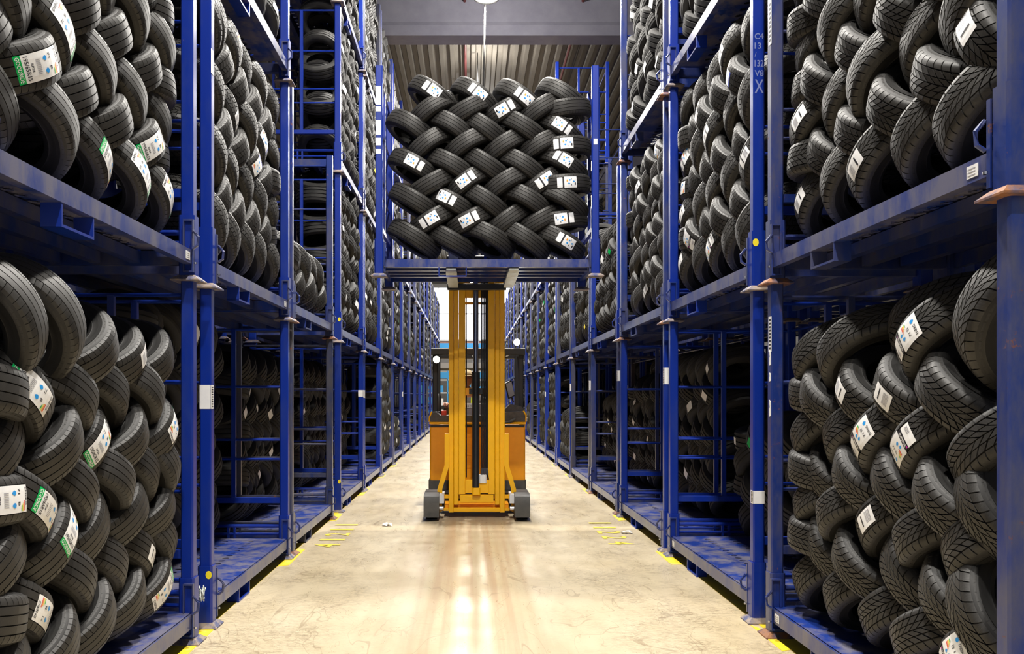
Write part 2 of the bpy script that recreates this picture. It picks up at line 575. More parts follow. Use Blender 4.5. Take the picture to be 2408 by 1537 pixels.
# red sprinkler pipes under the roof
for px, lab in ((-0.12, 'dark red sprinkler pipe under the roof left of the hanging lamp'), (2.55, 'dark red sprinkler pipe under the roof at right of hanging lamp')):
    r = empty('sprinkler_pipe', (px, 20, 10.42))
    MB().tube([(0, -22, 0), (0, 42, 0)], 0.035, 8).build('pipe', M['pipe_red'], r)
    for yy in (-0.4, 4.2, 10, 16):
        MB().box(-0.28, 0.28, yy - 0.02, yy + 0.02, 0.0, 0.05).build('bracket', M['pipe_red'], r)
    tag(r, lab, 'pipe', 'sprinkler pipes under the roof')


def high_bay(y, x, z, label, rod=False):
    r = empty('ceiling_lamp', (x, y, z))
    MB().lathe([(0.0, 0.30), (0.09, 0.30), (0.10, 0.20), (0.24, 0.06), (0.25, 0.0), (0.235, 0.0), (0.22, 0.05)], 24).build('reflector', M['truck_grey'], r)
    MB().lathe([(0.0, 0.012), (0.20, 0.016), (0.225, 0.02)], 24).build('diffuser', M['lamp_glow'], r)
    MB().tube([(0, 0, 0.29), (0, 0, 10.5 - z)], 0.012, 6).build('cable', M['truck_grey'], r)
    if rod:
        MB().tube([(-0.02, 0.3, 0.25), (-0.035, 0.3, -0.6), (-0.06, 0.3, -1.62)], 0.018, 8).build('conduit', M['truck_grey'], r)
    tag(r, label, 'lamp', 'high bay lamps above the aisle')
    ld = bpy.data.lights.new('lamp_light', 'AREA')
    ld.shape = 'DISK'
    ld.size = 0.42
    ld.energy = LAMP_W
    ld.color = (1.0, 0.955, 0.885)
    lo = bpy.data.objects.new('lamp_light', ld)
    COL.objects.link(lo)
    lo.location = (0, 0, -0.02)
    lo.parent = r
    if y > 36:
        return
    ud = bpy.data.lights.new('lamp_uplight', 'POINT')     # point light added above the closed reflector to brighten the roof
    ud.shadow_soft_size = 0.08
    ud.energy = UP_W
    ud.color = (1.0, 0.96, 0.9)
    uo = bpy.data.objects.new('lamp_uplight', ud)
    COL.objects.link(uo)
    uo.location = (0.16, 0, 0.36)
    uo.parent = r


for i, yy in enumerate(LAMP_Y):
    if i == 4:
        high_bay(yy, 0.33, 9.36, 'glaring high bay lamp hanging above the lifted pallet', True)
    else:
        high_bay(yy, 0.2, 9.36, 'high bay lamp above the aisle, %s from the entrance' % ['first', 'second', 'third', 'fourth', 'fifth', 'sixth', 'seventh', 'eighth', 'ninth', 'tenth', 'eleventh', 'twelfth'][i])

# far end wall with glazing
wb = MB().box(-12, 12, YEND, YEND + 0.3, 0, 10.6).build('wall_back', M['wall'])
tag(wb, 'pale far end wall of the hall', kind='structure')
MB().box(-12, 12, YEND - 0.06, YEND, 5.2, 5.75).build('brick_band', M['brick'], wb)
w1 = empty('window_1', (0, YEND - 0.05, 5.8))
tag(w1, 'blown-out daylight glazing in the far end wall', kind='structure')
for k in range(6):
    for j in range(2):
        MB().box(-3.6 + k * 1.25, -3.6 + k * 1.25 + 1.2, -0.02, 0.0, 0.05 + j * 2.0, 1.95 + j * 2.0).build('pane', M['daylight'], w1)
MB().box(-3.7, 4.0, -0.06, 0.0, 4.0, 4.3).build('lintel', M['far_white'], w1)
MB().box(-3.7, 4.0, -0.10, 0.02, -0.08, 0.04).build('sill', M['far_white'], w1)
mz = empty('trim_9', (0, 56, 0))
tag(mz, 'low mezzanine edge before the far wall', kind='structure')
MB().box(-4, 4, 0.0, 6, 3.4, 3.75).build('slab', M['far_grey'], mz)
MB().box(-4, 4, -0.1, 0.0, 4.75, 5.05).build('fascia', M['far_blue'], mz)
for k in range(5):
    MB().box(-4, 4, 0.4 + k * 1.0, 0.5 + k * 1.0, 3.1, 3.25).build('joist', M['far_white'], mz)
sh = empty('storage_shelf', (-0.6, 52, 0))
tag(sh, 'pale shelf with blue and white boxes at the far end of aisle', 'shelf')
for zz in (0.2, 0.95, 1.7, 2.5):
    MB().box(-2.4, 2.6, 0, 0.6, zz, zz + 0.06).build('shelf_board', M['far_white'], sh)
for xx in (-2.4, -0.8, 0.9, 2.55):
    MB().box(xx, xx + 0.06, 0, 0.6, 0, 3.1).build('upright', M['far_blue'], sh)
MB().box(-2.4, 2.6, -0.03, 0, 2.62, 3.0).build('header_panel', M['far_blue'], sh)
nb = 0
for zz, zn in ((0.27, 'bottom'), (1.02, 'second'), (1.77, 'third')):
    for k, xx in enumerate((-2.2, -1.55, -0.55, 0.15, 1.05, 1.8)):
        h = 0.35 + 0.2 * rnd.random()
        c = MB().box(0, 0.5, 0, 0.4, 0, h)
        c.box(0.18, 0.32, -0.004, 0, h * 0.3, h * 0.6, 1)
        o = c.build('storage_box', [M[rnd.choice(['far_white', 'far_blue', 'cardboard', 'far_white'])], M['far_grey']])
        o.location = (-0.6 + xx, 52.08, zz)
        tag(o, '%s small box from left on the %s board of the far shelf' % (['first', 'second', 'third', 'fourth', 'fifth', 'sixth'][k], zn), 'box', 'boxes on the far shelf')


# ------------------------------------------------------------------ stacking rack (post pallet)
# local frame: x along the aisle, y depth (0 = aisle face), z up
HW, DP, PITCH, PH = 1.20, 1.20, 2.20, 2.245
ORD = ['first', 'second', 'third', 'fourth', 'fifth', 'sixth', 'seventh', 'eighth', 'ninth', 'tenth', 'eleventh', 'twelfth', 'thirteenth', 'fourteenth', 'fifteenth', 'sixteenth', 'seventeenth', 'eighteenth', 'nineteenth', 'twentieth']
PW = 0.038


def rack_parts():
    """list of (name, mesh builder, material key, children[(name, mb, material key)])"""
    P = []
    for sx in (-1, 1):
        for back in (0, 1):
            cx = sx * (HW - 0.048)
            cy = (DP - 0.048) if back else 0.048
            post = MB().cbox(cx - PW, cx + PW, cy - PW, cy + PW, 0.02, PH, 0.009)
            ch = []
            ch.append(('sleeve', MB().cbox(cx - 0.048, cx + 0.048, cy - 0.048, cy + 0.048, 0.02, 0.40, 0.012), 'blue'))
            fp = MB()
            a, b_, cc = 0.085, 0.052, 0.02
            fp.loft([[(cx - a, cy - a, 0), (cx + a, cy - a, 0), (cx + a, cy + a, 0), (cx - a, cy + a, 0)],
                     [(cx - a, cy - a, 0.008), (cx + a, cy - a, 0.008), (cx + a, cy + a, 0.008), (cx - a, cy + a, 0.008)],
                     [(cx - b_, cy - b_, 0.035), (cx + b_, cy - b_, 0.035), (cx + b_, cy + b_, 0.035), (cx - b_, cy + b_, 0.035)]])
            ch.append(('foot_plate', fp, 'foot'))
            if not back:
                # slotted latch rail with a hook on the inner side of the front post
                ix = cx - sx * 0.048
                lm = MB()
                x0, x1 = sorted((ix - sx * 0.022, ix))
                lm.box(x0, x1, cy - 0.05, cy - 0.042, 0.06, 0.36)
                lm.box(x0, x1, cy + 0.005, cy + 0.013, 0.06, 0.36)
                lm.box(x0, x1, cy - 0.05, cy + 0.013, 0.05, 0.06)
                lm.box(x0, x1, cy - 0.05, cy + 0.013, 0.36, 0.37)
                ch.append(('latch_rail', lm, 'blue_worn'))
                hx = ix - sx * 0.03
                hk = MB().tube([(hx, cy - 0.05, 0.30), (hx, cy - 0.085, 0.26), (hx, cy - 0.08, 0.21), (hx, cy - 0.05, 0.19)], 0.009, 6)
                ch.append(('latch_hook', hk, 'blue_worn'))
                ch.append(('bolt', MB().lathe([(0, 0), (0.009, 0), (0.009, 0.01), (0, 0.012)], 8, c=(ix - sx * 0.012, cy - 0.06, 0.10)), 'steel'))
            P.append(('post', post, 'blue', ch))
    xi = HW - 0.09
    zb0, zb1 = 0.10, 0.185
    fb = MB()
    fb.poly([(0.01, zb0), (0.06, zb0), (0.06, zb0 + 0.012), (0.022, zb0 + 0.012), (0.022, zb1 - 0.012), (0.06, zb1 - 0.012), (0.06, zb1), (0.01, zb1)], 'yz', -xi, xi)
    P.append(('front_beam', fb, 'beam_scuffed', []))
    P.append(('back_beam', MB().box(-xi, xi, DP - 0.06, DP - 0.02, zb0, zb1), 'blue_worn', []))
    for sx in (-1, 1):
        x0, x1 = sorted((sx * (HW - 0.03), sx * (HW - 0.075)))
        P.append(('side_beam', MB().box(x0, x1, 0.09, DP - 0.09, zb0, zb1), 'blue_worn', []))
    for yy in (0.36, 0.60, 0.84):
        P.append(('cross_member', MB().box(-xi, xi, yy - 0.03, yy + 0.03, zb0 + 0.01, zb1 - 0.006), 'blue_worn', []))
    # perforated deck sheet
    dk = MB()
    nx, ny = 20, 10
    X = np.linspace(-xi, xi, nx + 1); Y = np.linspace(0.022, DP - 0.03, ny + 1)
    z1, z0 = zb1 + 0.006, zb1 - 0.001
    for i in range(nx):
        for j in range(ny):
            a, b_, c_, d_ = X[i], X[i + 1], Y[j], Y[j + 1]
            sq = [(a, c_), ((a + b_) / 2, c_), (b_, c_), (b_, (c_ + d_) / 2), (b_, d_), ((a + b_) / 2, d_), (a, d_), (a, (c_ + d_) / 2)]
            if j in (2, 4, 6, 8) and 1 <= i < nx - 1:
                mx, my = (a + b_) / 2, (c_ + d_) / 2
                hole = [(mx + 0.028 * math.cos(-3 * PI / 4 + k * PI / 4), my + 0.028 * math.sin(-3 * PI / 4 + k * PI / 4)) for k in range(8)]
                v = [(q[0], q[1], z1) for q in sq] + [(q[0], q[1], z1) for q in hole] + [(q[0], q[1], z0) for q in hole]
                f = [(k, (k + 1) % 8, 8 + (k + 1) % 8, 8 + k) for k in range(8)] + [(8 + k, 8 + (k + 1) % 8, 16 + (k + 1) % 8, 16 + k) for k in range(8)]
                dk.add(v, f)
            else:
                dk.add([(q[0], q[1], z1) for q in (sq[0], sq[2], sq[4], sq[6])], [(0, 1, 2, 3)])
    P.append(('deck', dk, 'deck', []))
    # fork stirrup under the front beam
    st = MB()
    u0, u1 = -0.52, -0.22
    st.box(u0, u0 + 0.010, 0.012, 0.10, -0.0, zb0)
    st.box(u1 - 0.010, u1, 0.012, 0.10, -0.0, zb0)
    st.box(u0, u1, 0.012, 0.10, 0.0, 0.012)
    P.append(('fork_stirrup', st, 'blue', []))
    for sx in (-1, 1):
        x = sx * (HW - 0.048)
        for zz, r in ((0.225, 0.013), (0.30, 0.017), (0.92, 0.011), (1.10, 0.011), (1.59, 0.011)):
            P.append(('side_rail', MB().tube([(x, 0.085, zz), (x, DP - 0.085, zz)], r, 8), 'blue', []))
        P.append(('side_bar', MB().box(x - 0.02, x + 0.02, 0.085, DP - 0.085, 0.515, 0.565), 'blue', []))
        P.append(('side_upright', MB().box(x - 0.017, x + 0.017, 0.50, 0.54, 0.565, 2.12), 'blue', []))
        for yy in (0.50, 0.56):
            P.append(('side_stub', MB().box(x - 0.012, x + 0.012, yy, yy + 0.02, 0.19, 0.30), 'blue', []))
        P.append(('top_rail', MB().tube([(x, 0.085, 2.12), (x, DP - 0.085, 2.12)], 0.012, 8), 'blue', []))
    for zz in (0.30, 2.12):
        P.append(('back_rail', MB().tube([(-xi, DP - 0.048, zz), (xi, DP - 0.048, zz)], 0.013, 8), 'blue', []))
    P.append(('back_upright', MB().box(-0.017, 0.017, DP - 0.065, DP - 0.031, 0.19, 2.12), 'blue', []))
    return P


RP = rack_parts()
RM = {}


def rmesh(i, k, worn):
    """shared mesh of part i (child k or None) in one of two paint states"""
    key = (i, k, worn)
    if key not in RM:
        nm, mbd, mk = RP[i][:3] if k is None else RP[i][3][k]
        if mk == 'foot':
            mk = 'rusty' if worn else 'foot_tan'
        elif worn and mk == 'blue':
            mk = 'blue_worn' if worn == 1 else 'blue_aged'
        RM[key] = mbd.mesh(nm, M[mk], 0.6)
    return RM[key]


far_mb = MB()
for nm, mbd, mk, ch in RP:
    if nm in ('side_stub',):
        continue
    for nn, m2, mk2 in [(nm, mbd, mk)] + [c for c in ch if c[0] in ('sleeve', 'foot_plate')]:
        far_mb.add(m2.v, m2.f, {'blue': 0, 'blue_worn': 1, 'deck': 2, 'foot': 3, 'beam_scuffed': 4}.get(mk2, 0))
far_meshes = [far_mb.mesh('stacking_rack_far', [M[q], M['blue_worn'], M['deck'], M['foot_tan'], M['beam_scuffed']]) for q in ('blue', 'blue_worn', 'blue_aged')]

SIDE_ROT = {'L': PI / 2, 'R': -PI / 2, 'C': 0.0}


def rack_matrix(side, u_center, z, face):
    if side == 'C':
        return Matrix.Translation((u_center, face, z))
    return Matrix.Translation((face, u_center, z)) @ Matrix.Rotation(SIDE_ROT[side], 4, 'Z')


def make_rack(mat, label, group, full, worn=0):
    if not full:
        o = link('stacking_rack', far_meshes[worn], None, mat)
        tag(o, label, 'rack', group)
        return o
    r = empty('stacking_rack')
    r.matrix_basis = mat
    tag(r, label, 'rack', group)
    for i, (nm, mbd, mk, ch) in enumerate(RP):
        o = link(nm, rmesh(i, None, worn), r)
        for k, c in enumerate(ch):
            link(c[0], rmesh(i, k, worn), o)
    return r


# bay centres along the aisle
LY = [3.98, 6.64, 9.13, 12.08] + [14.60 + 2.56 * k for k in range(13)]
RY = [4.12, 6.76, 9.31, 11.88, 14.42, 16.96] + [19.62 + 2.56 * k for k in range(11)]

# fill plan: (side, bay, level) -> number of herringbone rows (0 = empty rack)
PLAN = {}
for lv, n in ((1, 7), (2, 9)):
    PLAN['L', 0, lv] = n
PLAN['L', 1, 1] = 0; PLAN['L', 1, 2] = 7; PLAN['L', 1, 3] = 8
PLAN['L', 2, 1] = 0; PLAN['L', 2, 2] = 2
for bb in range(3, 17):
    PLAN['L', bb, 1] = 8 if bb == 5 else (3 if bb in (6, 10) else 0)
    PLAN['L', bb, 2] = [9, 9, 9, 8, 8, 4, 8, 3, 8, 8, 8, 7, 8, 8][bb - 3]
    PLAN['L', bb, 3] = [9, 9, 9, 7, 0, 0, 8, 9, 0, 8, 9, 9, 9, 9][bb - 3]
    if bb < 7:
        PLAN['L', bb, 4] = 9 if bb < 6 else 8
PLAN['R', 0, 1] = 7; PLAN['R', 0, 2] = 9
PLAN['R', 1, 1] = 0; PLAN['R', 1, 2] = 7; PLAN['R', 1, 3] = 8
PLAN['R', 2, 1] = 0; PLAN['R', 2, 2] = 8; PLAN['R', 2, 3] = 8; PLAN['R', 2, 4] = 8
for bb in range(3, 17):
    PLAN['R', bb, 1] = [0, 0, 4, 8, 8, 0, 4, 0, 5, 0, 0, 8, 0, 3][bb - 3]
    PLAN['R', bb, 2] = [6, 8, 8, 9, 8, 8, 9, 7, 8, 9, 8, 8, 8, 8][bb - 3]
    if bb >= 5:
        PLAN['R', bb, 3] = [3, 8, 8, 0, 8, 9, 0, 8, 9, 9, 8, 9][bb - 5]
    if bb in (6, 7):
        PLAN['R', bb, 4] = 2
# rear half-depth layers left standing in racks whose front layer has been taken out
REAR = {('L', 1): 8, ('L', 2): 7, ('L', 3): 7, ('L', 4): 6, ('R', 1): 4, ('R', 2): 7, ('R', 3): 6, ('R', 4): 5}
RACKS = {}
LEVEL_W = {1: 'floor level', 2: 'second level', 3: 'third level', 4: 'top level'}
for (sd, bb, lv), n in sorted(PLAN.items()):
    yc = (LY if sd == 'L' else RY)[bb]
    fx = XL if sd == 'L' else XR
    full = (yc < 12.6)
    side_w = 'left' if sd == 'L' else 'right'
    state = ('emptied' if lv == 1 and (sd, bb) in REAR else 'empty') if n == 0 else ('half filled' if n < 6 else 'tyre-filled')
    wear = {('R', 0): 1, ('L', 2): 2 if lv == 1 else 1, ('R', 3): 1 if lv == 1 else 0, ('L', 3): 0, ('R', 2): 0 if lv == 1 else 1}.get((sd, bb), rnd.choice([0, 0, 1, 2]) if bb > 3 else 0)
    lab = '%s blue post rack, %s, %s bay along the %s side' % (state, LEVEL_W[lv], ORD[bb], side_w)
    RACKS[sd, bb, lv] = make_rack(rack_matrix(sd, yc, (lv - 1) * PITCH, fx), lab, 'blue stacking racks on the %s of the aisle' % side_w, full, worn=wear)
# row standing back to back behind the first one
BACK = {}
for sd in 'LR':
    for bb in range(0, 9):
        for lv in (1, 2):
            BACK[sd, bb, lv] = (8 if lv == 1 else (5 if bb % 2 else 0)) if not (sd == 'R' and bb == 2 and lv == 1) else 6
for (sd, bb, lv), n in sorted(BACK.items()):
    yc = (LY if sd == 'L' else RY)[bb]
    fx = (XL - DP - 0.12) if sd == 'L' else (XR + DP + 0.12)
    lab = 'blue rack in the dark second row behind %s bay on %s, %s' % (ORD[bb], 'left' if sd == 'L' else 'right', LEVEL_W[lv])
    make_rack(rack_matrix(sd, yc, (lv - 1) * PITCH, fx), lab, 'racks of the rear row', False)
# the lifted one
CX, CY, CZ = 0.185, 8.92, 2.775
MC = rack_matrix('C', CX, CZ, CY)
carried = make_rack(MC, 'blue post rack full of tyres lifted high on the truck forks', 'lifted rack', True, worn=0)

# ------------------------------------------------------------------ tyres
def tread_r(R, s):
    a = abs(s)
    return R - 0.010 * a ** 3 - (0.030 * max(0, a - 0.97) / 0.2 if a > 0.97 else 0)


def carcass(R, w, Rr, seg=72):
    mid = (R + Rr) / 2 + 0.008
    half = [(R - 0.011, 0.0), (R - 0.012, 0.22 * w), (R - 0.017, 0.385 * w), (R - 0.030, 0.452 * w), (R - 0.055, 0.485 * w), (mid, 0.50 * w), (Rr + 0.045, 0.475 * w),
            (Rr + 0.026, 0.44 * w), (Rr + 0.022, 0.445 * w), (Rr + 0.008, 0.41 * w), (Rr, 0.37 * w), (Rr + 0.002, 0.31 * w)]
    inner = [(Rr + 0.03, 0.40 * w), (mid, 0.455 * w), (R - 0.055, 0.43 * w), (R - 0.026, 0.36 * w)]
    prof = half + inner
    full = prof + [(r, -z) for r, z in prof[::-1]]
    full.append(full[0])
    return MB().lathe(full, seg, 0, True)


def block(mb, R, w, corners, nsub, base_drop=0.013, mat=0):
    """corners: (s0, a0, a1, s1, b0, b1): angular span a at s0 and b at s1"""
    s0, a0, a1, s1, b0, b1 = corners
    v = []
    for k in range(nsub + 1):
        t = k / nsub
        s = s0 + (s1 - s0) * t
        p, q = a0 + (b0 - a0) * t, a1 + (b1 - a1) * t
        rt = tread_r(R, s)
        rb = rt - base_drop
        z = s * 0.41 * w
        for ang, r in ((p, rb), (p, rt), (q, rt), (q, rb)):
            v.append((r * math.cos(ang), r * math.sin(ang), z))
    f = []
    flip = s1 < s0
    for k in range(nsub):
        o = k * 4
        for i in range(3):
            q = (o + i, o + i + 1, o + 4 + i + 1, o + 4 + i)
            f.append(q if flip else q[::-1])
    e0, e1 = (0, 1, 2, 3), tuple(nsub * 4 + i for i in range(4))
    f += [e0, e1[::-1]] if not flip else [e0[::-1], e1]
    mb.add(v, f, mat)


def tread(R, w, kind):
    mb = MB()
    if kind == 'summer':
        seg = 72
        for s0, s1 in ((-0.60, -0.25), (-0.19, 0.19), (0.25, 0.60)):
            rings = []
            for k in range(seg + 1):
                a = 2 * PI * k / seg
                rings.append([((tread_r(R, s) - d) * math.cos(a), (tread_r(R, s) - d) * math.sin(a), s * 0.41 * w) for s, d in ((s0, 0.013), (s0, 0), ((s0 + s1) / 2, 0), (s1, 0), (s1, 0.013))])
            mb.loft(rings, 0, True, closed=False, caps=False)
        n = 60
        for sg in (-1, 1):
            for k in range(n):
                a = 2 * PI * k / n
                d = 2 * PI / n * 0.91
                block(mb, R, w, (sg * 0.66, a, a + d, sg * 1.16, a + 0.03, a + 0.03 + d), 3)
    elif kind == 'winter':
        n = 46
        st = 2 * PI / n
        for sg in (-1, 1):
            off = 0 if sg > 0 else st * 0.5
            for k in range(n):
                a = off + st * k
                d = st * 0.80
                sl = 0.26
                block(mb, R, w, (sg * 0.03, a, a + d, sg * 0.30, a + sl * 0.45, a + sl * 0.45 + d), 1)
                block(mb, R, w, (sg * 0.35, a + sl * 0.50, a + sl * 0.50 + d, sg * 0.64, a + sl * 0.85, a + sl * 0.85 + d), 1)
                block(mb, R, w, (sg * 0.71, a + sl * 0.88, a + sl * 0.88 + d * 1.08, sg * 1.16, a + sl * 1.06, a + sl * 1.06 + d * 1.08), 3)
    else:
        n = 58
        st = 2 * PI / n
        for k in range(n):
            a = st * k
            d = st * 0.84
            for s0, s1, sl in ((-0.62, -0.24, 0.05), (-0.18, 0.18, -0.05), (0.24, 0.62, 0.05)):
                block(mb, R, w, (s0, a, a + d, s1, a + sl, a + sl + d), 1)
            for sg in (-1, 1):
                block(mb, R, w, (sg * 0.69, a, a + d * 1.05, sg * 1.16, a + 0.035, a + 0.035 + d * 1.05), 3)
    return mb


TYPES = {}
for key, R, w, Rr, kind in (('S', 0.312, 0.205, 0.190, 'summer'), ('V', 0.318, 0.205, 0.195, 'winter'), ('B', 0.338, 0.222, 0.205, 'block'), ('W', 0.338, 0.22, 0.205, 'winter'), ('T', 0.300, 0.19, 0.185, 'block'), ('K', 0.318, 0.205, 0.20, 'summer')):
    TYPES[key] = dict(R=R, w=w, Rr=Rr, carcass=carcass(R, w, Rr).mesh('tyre', M['sidewall'], 0.7), tread=tread(R, w, kind).mesh('tread', M['tread'], 0.5))

# ---- paper labels that follow the tread
INK = ['paper', 'green', 'black_ink', 'grey_ink', 'blue_ink', 'navy_ink', 'red_ink', 'orange_ink', 'yellow_ink', 'magenta_ink', 'white_ink']
IK = {n: i for i, n in enumerate(INK)}


def sticker_mesh(T, style):
    R, w = T['R'], T['w']
    mb = MB()
    ww = 0.105      # across the tread

    def P(a, b, lift):
        """a metres along the circumference, b metres across"""
        s = b / (0.41 * w)
        r = tread_r(R, s) + 0.0012 + lift
        t = a / R
        return (r * math.cos(t), r * math.sin(t), b)

    def sheet(a0, a1, b0, b1, mat, lift=0.0, na=None):
        na = na or max(1, int((a1 - a0) / 0.02))
        nb_ = max(1, int((b1 - b0) / 0.02))
        v = [P(a0 + (a1 - a0) * i / na, b0 + (b1 - b0) * j / nb_, lift) for i in range(na + 1) for j in range(nb_ + 1)]
        f = [(i * (nb_ + 1) + j, (i + 1) * (nb_ + 1) + j, (i + 1) * (nb_ + 1) + j + 1, i * (nb_ + 1) + j + 1) for i in range(na) for j in range(nb_)]
        mb.add(v, f, IK[mat])

    def txt(s, a0, a1, b0, b1, mat, lift=0.0008):
        """text running across the tread (b direction), height along a"""
        v, f, asp = text_geo(s)
        mb.add([P(a1 - q[1] * (a1 - a0), b0 + q[0] * (b1 - b0), lift) for q in v], f, IK[mat])

    def drop(a, b, r):
        pts = [(a + r * math.cos(k * PI / 4) * (1.5 if k == 0 else 1), b + r * math.sin(k * PI / 4)) for k in range(8)]
        mb.add([P(q[0], q[1], 0.0008) for q in pts], [tuple(range(8))], IK['blue_ink'])

    h = ww / 2
    if style == 'G':
        sheet(-0.12, 0.10, -h, h, 'paper')
        sheet(0.10, 0.13, -h, h, 'green', 0.0002)
        txt('GOODRIDE', 0.106, 0.124, -h * 0.9, h * 0.9, 'white_ink')
        txt('195/65R15', 0.070, 0.090, -h * 0.85, h * 0.85, 'black_ink')
        txt('RP28', 0.050, 0.062, -h * 0.3, h * 0.3, 'black_ink')
        for k in range(9):
            b = -h * 0.5 + k * h * 0.125
            sheet(0.012, 0.036, b, b + 0.0028, 'grey_ink', 0.0008, 1)
        drop(-0.02, -h * 0.45, 0.010); drop(-0.02, h * 0.45, 0.010)
        txt('71', -0.056, -0.042, -h * 0.75, -h * 0.35, 'black_ink')
        txt('B', -0.056, -0.042, h * 0.2, h * 0.5, 'black_ink')
        for k, c in enumerate(('red_ink', 'orange_ink', 'yellow_ink', 'green')):
            sheet(-0.092 + k * 0.007, -0.087 + k * 0.007, h * 0.9 - 0.04 + 0.006 * k, h * 0.9, c, 0.0008, 1)
        txt('ENERG', -0.114, -0.100, -h * 0.8, h * 0.5, 'black_ink')
    elif style == 'U':
        sheet(-0.115, -0.062, -h * 0.95, h * 0.95, 'paper')
        sheet(-0.062, -0.036, -h * 0.95, h * 0.95, 'black_ink', 0.0002)
        txt('SUPERIA', -0.055, -0.042, -h * 0.7, h * 0.7, 'white_ink', 0.001)
        sheet(-0.058, -0.050, h * 0.72, h * 0.9, 'magenta_ink', 0.001, 1)
        sheet(-0.036, 0.10, -h * 1.15, h * 1.15, 'paper', 0.0003)
        txt('ENERG', 0.070, 0.084, -h * 0.9, h * 0.1, 'black_ink', 0.0012)
        for k, c in enumerate(('red_ink', 'orange_ink', 'yellow_ink', 'green')):
            sheet(0.000 + k * 0.008, 0.006 + k * 0.008, h * 0.9 - 0.034 + 0.007 * k, h * 0.9, c, 0.0012, 1)
        drop(-0.005, -h * 0.2, 0.009); drop(-0.015, h * 0.3, 0.008); drop(0.07, h * 0.5, 0.010)
        txt('71', 0.034, 0.048, -h * 0.6, -h * 0.2, 'black_ink', 0.0012)
        txt('E2', 0.030, 0.044, h * 0.05, h * 0.35, 'black_ink', 0.0012)
        for k in range(6):
            b = -h * 0.7 + k * 0.006
            sheet(-0.105, -0.085, b, b + 0.003, 'grey_ink', 0.0008, 1)
    elif style == 'C':
        sheet(-0.115, -0.058, -h, h, 'paper')
        sheet(-0.058, -0.040, -h * 0.8, h * 0.8, 'black_ink')
        sheet(-0.040, 0.10, -h * 1.1, h * 1.1, 'paper', 0.0003)
        drop(0.01, -h * 0.3, 0.010); drop(0.02, h * 0.4, 0.009); drop(0.065, h * 0.1, 0.009)
        sheet(-0.015, 0.000, h * 0.1, h * 0.5, 'orange_ink', 0.0012, 1)
        sheet(0.035, 0.042, -h * 0.7, -h * 0.4, 'black_ink', 0.0012, 1)
        sheet(0.035, 0.042, h * 0.5, h * 0.8, 'black_ink', 0.0012, 1)
        sheet(0.075, 0.088, -h * 0.6, -h * 0.1, 'black_ink', 0.0012, 1)
    elif style == 'B':
        sheet(-0.09, 0.075, -h, h, 'paper')
        sheet(0.075, 0.095, -h, h, 'navy_ink', 0.0002)
        for k, c in enumerate(('red_ink', 'orange_ink', 'yellow_ink')):
            sheet(-0.07 + k * 0.008, -0.064 + k * 0.008, h * 0.9 - 0.034 + 0.007 * k, h * 0.9, c, 0.0008, 1)
        drop(0.0, -h * 0.3, 0.010); drop(0.03, h * 0.3, 0.010); drop(-0.04, -h * 0.5, 0.009)
        txt('70', 0.045, 0.06, -h * 0.7, -h * 0.2, 'black_ink')
        txt('C', -0.02, -0.006, h * 0.1, h * 0.4, 'black_ink')
    else:
        sheet(-0.07, 0.07, -h * 0.85, h * 0.85, 'paper')
        for k in range(10):
            b = -h * 0.6 + k * 0.006
            sheet(-0.05, -0.01, b, b + 0.003, 'grey_ink', 0.0008, 1)
        sheet(0.02, 0.03, -h * 0.6, h * 0.5, 'black_ink', 0.0008, 1)
    return mb.mesh('paper_label', [M[n] for n in INK])


STK = {}


def get_sticker(tk, style):
    if (tk, style) not in STK:
        STK[tk, style] = sticker_mesh(TYPES[tk], style)
    return STK[tk, style]


# ---- herringbone stacking
def stack(mat, rows, tk, seed, first, pitch=0.40, rp=0.212, theta=32.0, extra=(), cols=5, flat_ends=True, z_start=0.19, ends=0.5, v0=0.035, skip=None):
    """tyres laced in rows leaning alternately; first = +1 when the lowest row leans like a backslash seen from the aisle"""
    rg = random.Random(seed)
    T = TYPES[tk]
    R, w = T['R'], T['w']
    th = math.radians(theta)
    out = []
    z = z_start + R * math.sin(th) + w / 2 * math.cos(th) * 0.9
    for r in range(rows):
        sg = first if r % 2 == 0 else -first
        if r % 2 == 0:
            us = [((k - (cols - 1) / 2) * pitch, sg * theta) for k in range(cols)]
        else:
            us = [((k - (cols - 2) / 2) * pitch, sg * theta) for k in range(cols - 1)]
            if flat_ends:
                e = -1 if sg < 0 else 1
                us.append((e * -0.82 * 1.0, sg * 7.0))
                us.sort()
                if rg.random() < ends:
                    us.append((e * 0.86, sg * 52.0))
                    us.sort()
        if skip:
            us = [q for q in us if not skip(r, q[0])]
        for c, (u, tdeg) in enumerate(us):
            t = math.radians(tdeg + rg.uniform(-4.5, 4.5))
            cu = u + rg.uniform(-0.025, 0.025)
            cz = z + r * rp + rg.uniform(-0.015, 0.015)
            cv = R + v0 + rg.uniform(-0.025, 0.03)
            out.append((r, c, len(us), tyre_matrix(mat, cu, cv, cz, t, rg.uniform(-0.10, 0.10), rg.random() < 0.5), tk))
    for i, (u, v, zz, tdeg, lean, tk2) in enumerate(extra):
        out.append((90, i, len(extra), tyre_matrix(mat, u, v, zz, math.radians(tdeg), lean, False), tk2))
    return out


def tyre_matrix(mat, u, v, z, t, lean, flip):
    ax = Vector((math.sin(t), math.sin(lean), math.cos(t) * math.cos(lean))).normalized()
    fr = Vector((0, -1, 0))
    xx = (fr - ax * fr.dot(ax)).normalized()
    if flip:
        ax = -ax
    yy = ax.cross(xx)
    m = Matrix(((xx.x, yy.x, ax.x, u), (xx.y, yy.y, ax.y, v), (xx.z, yy.z, ax.z, z), (0, 0, 0, 1)))
    return mat @ m


def project(p):
    return (VPX + FPX * p[0] / p[1], VPY - FPX * (p[2] - CAMH) / p[1]) if p[1] > 0.3 else (-9999, -9999)


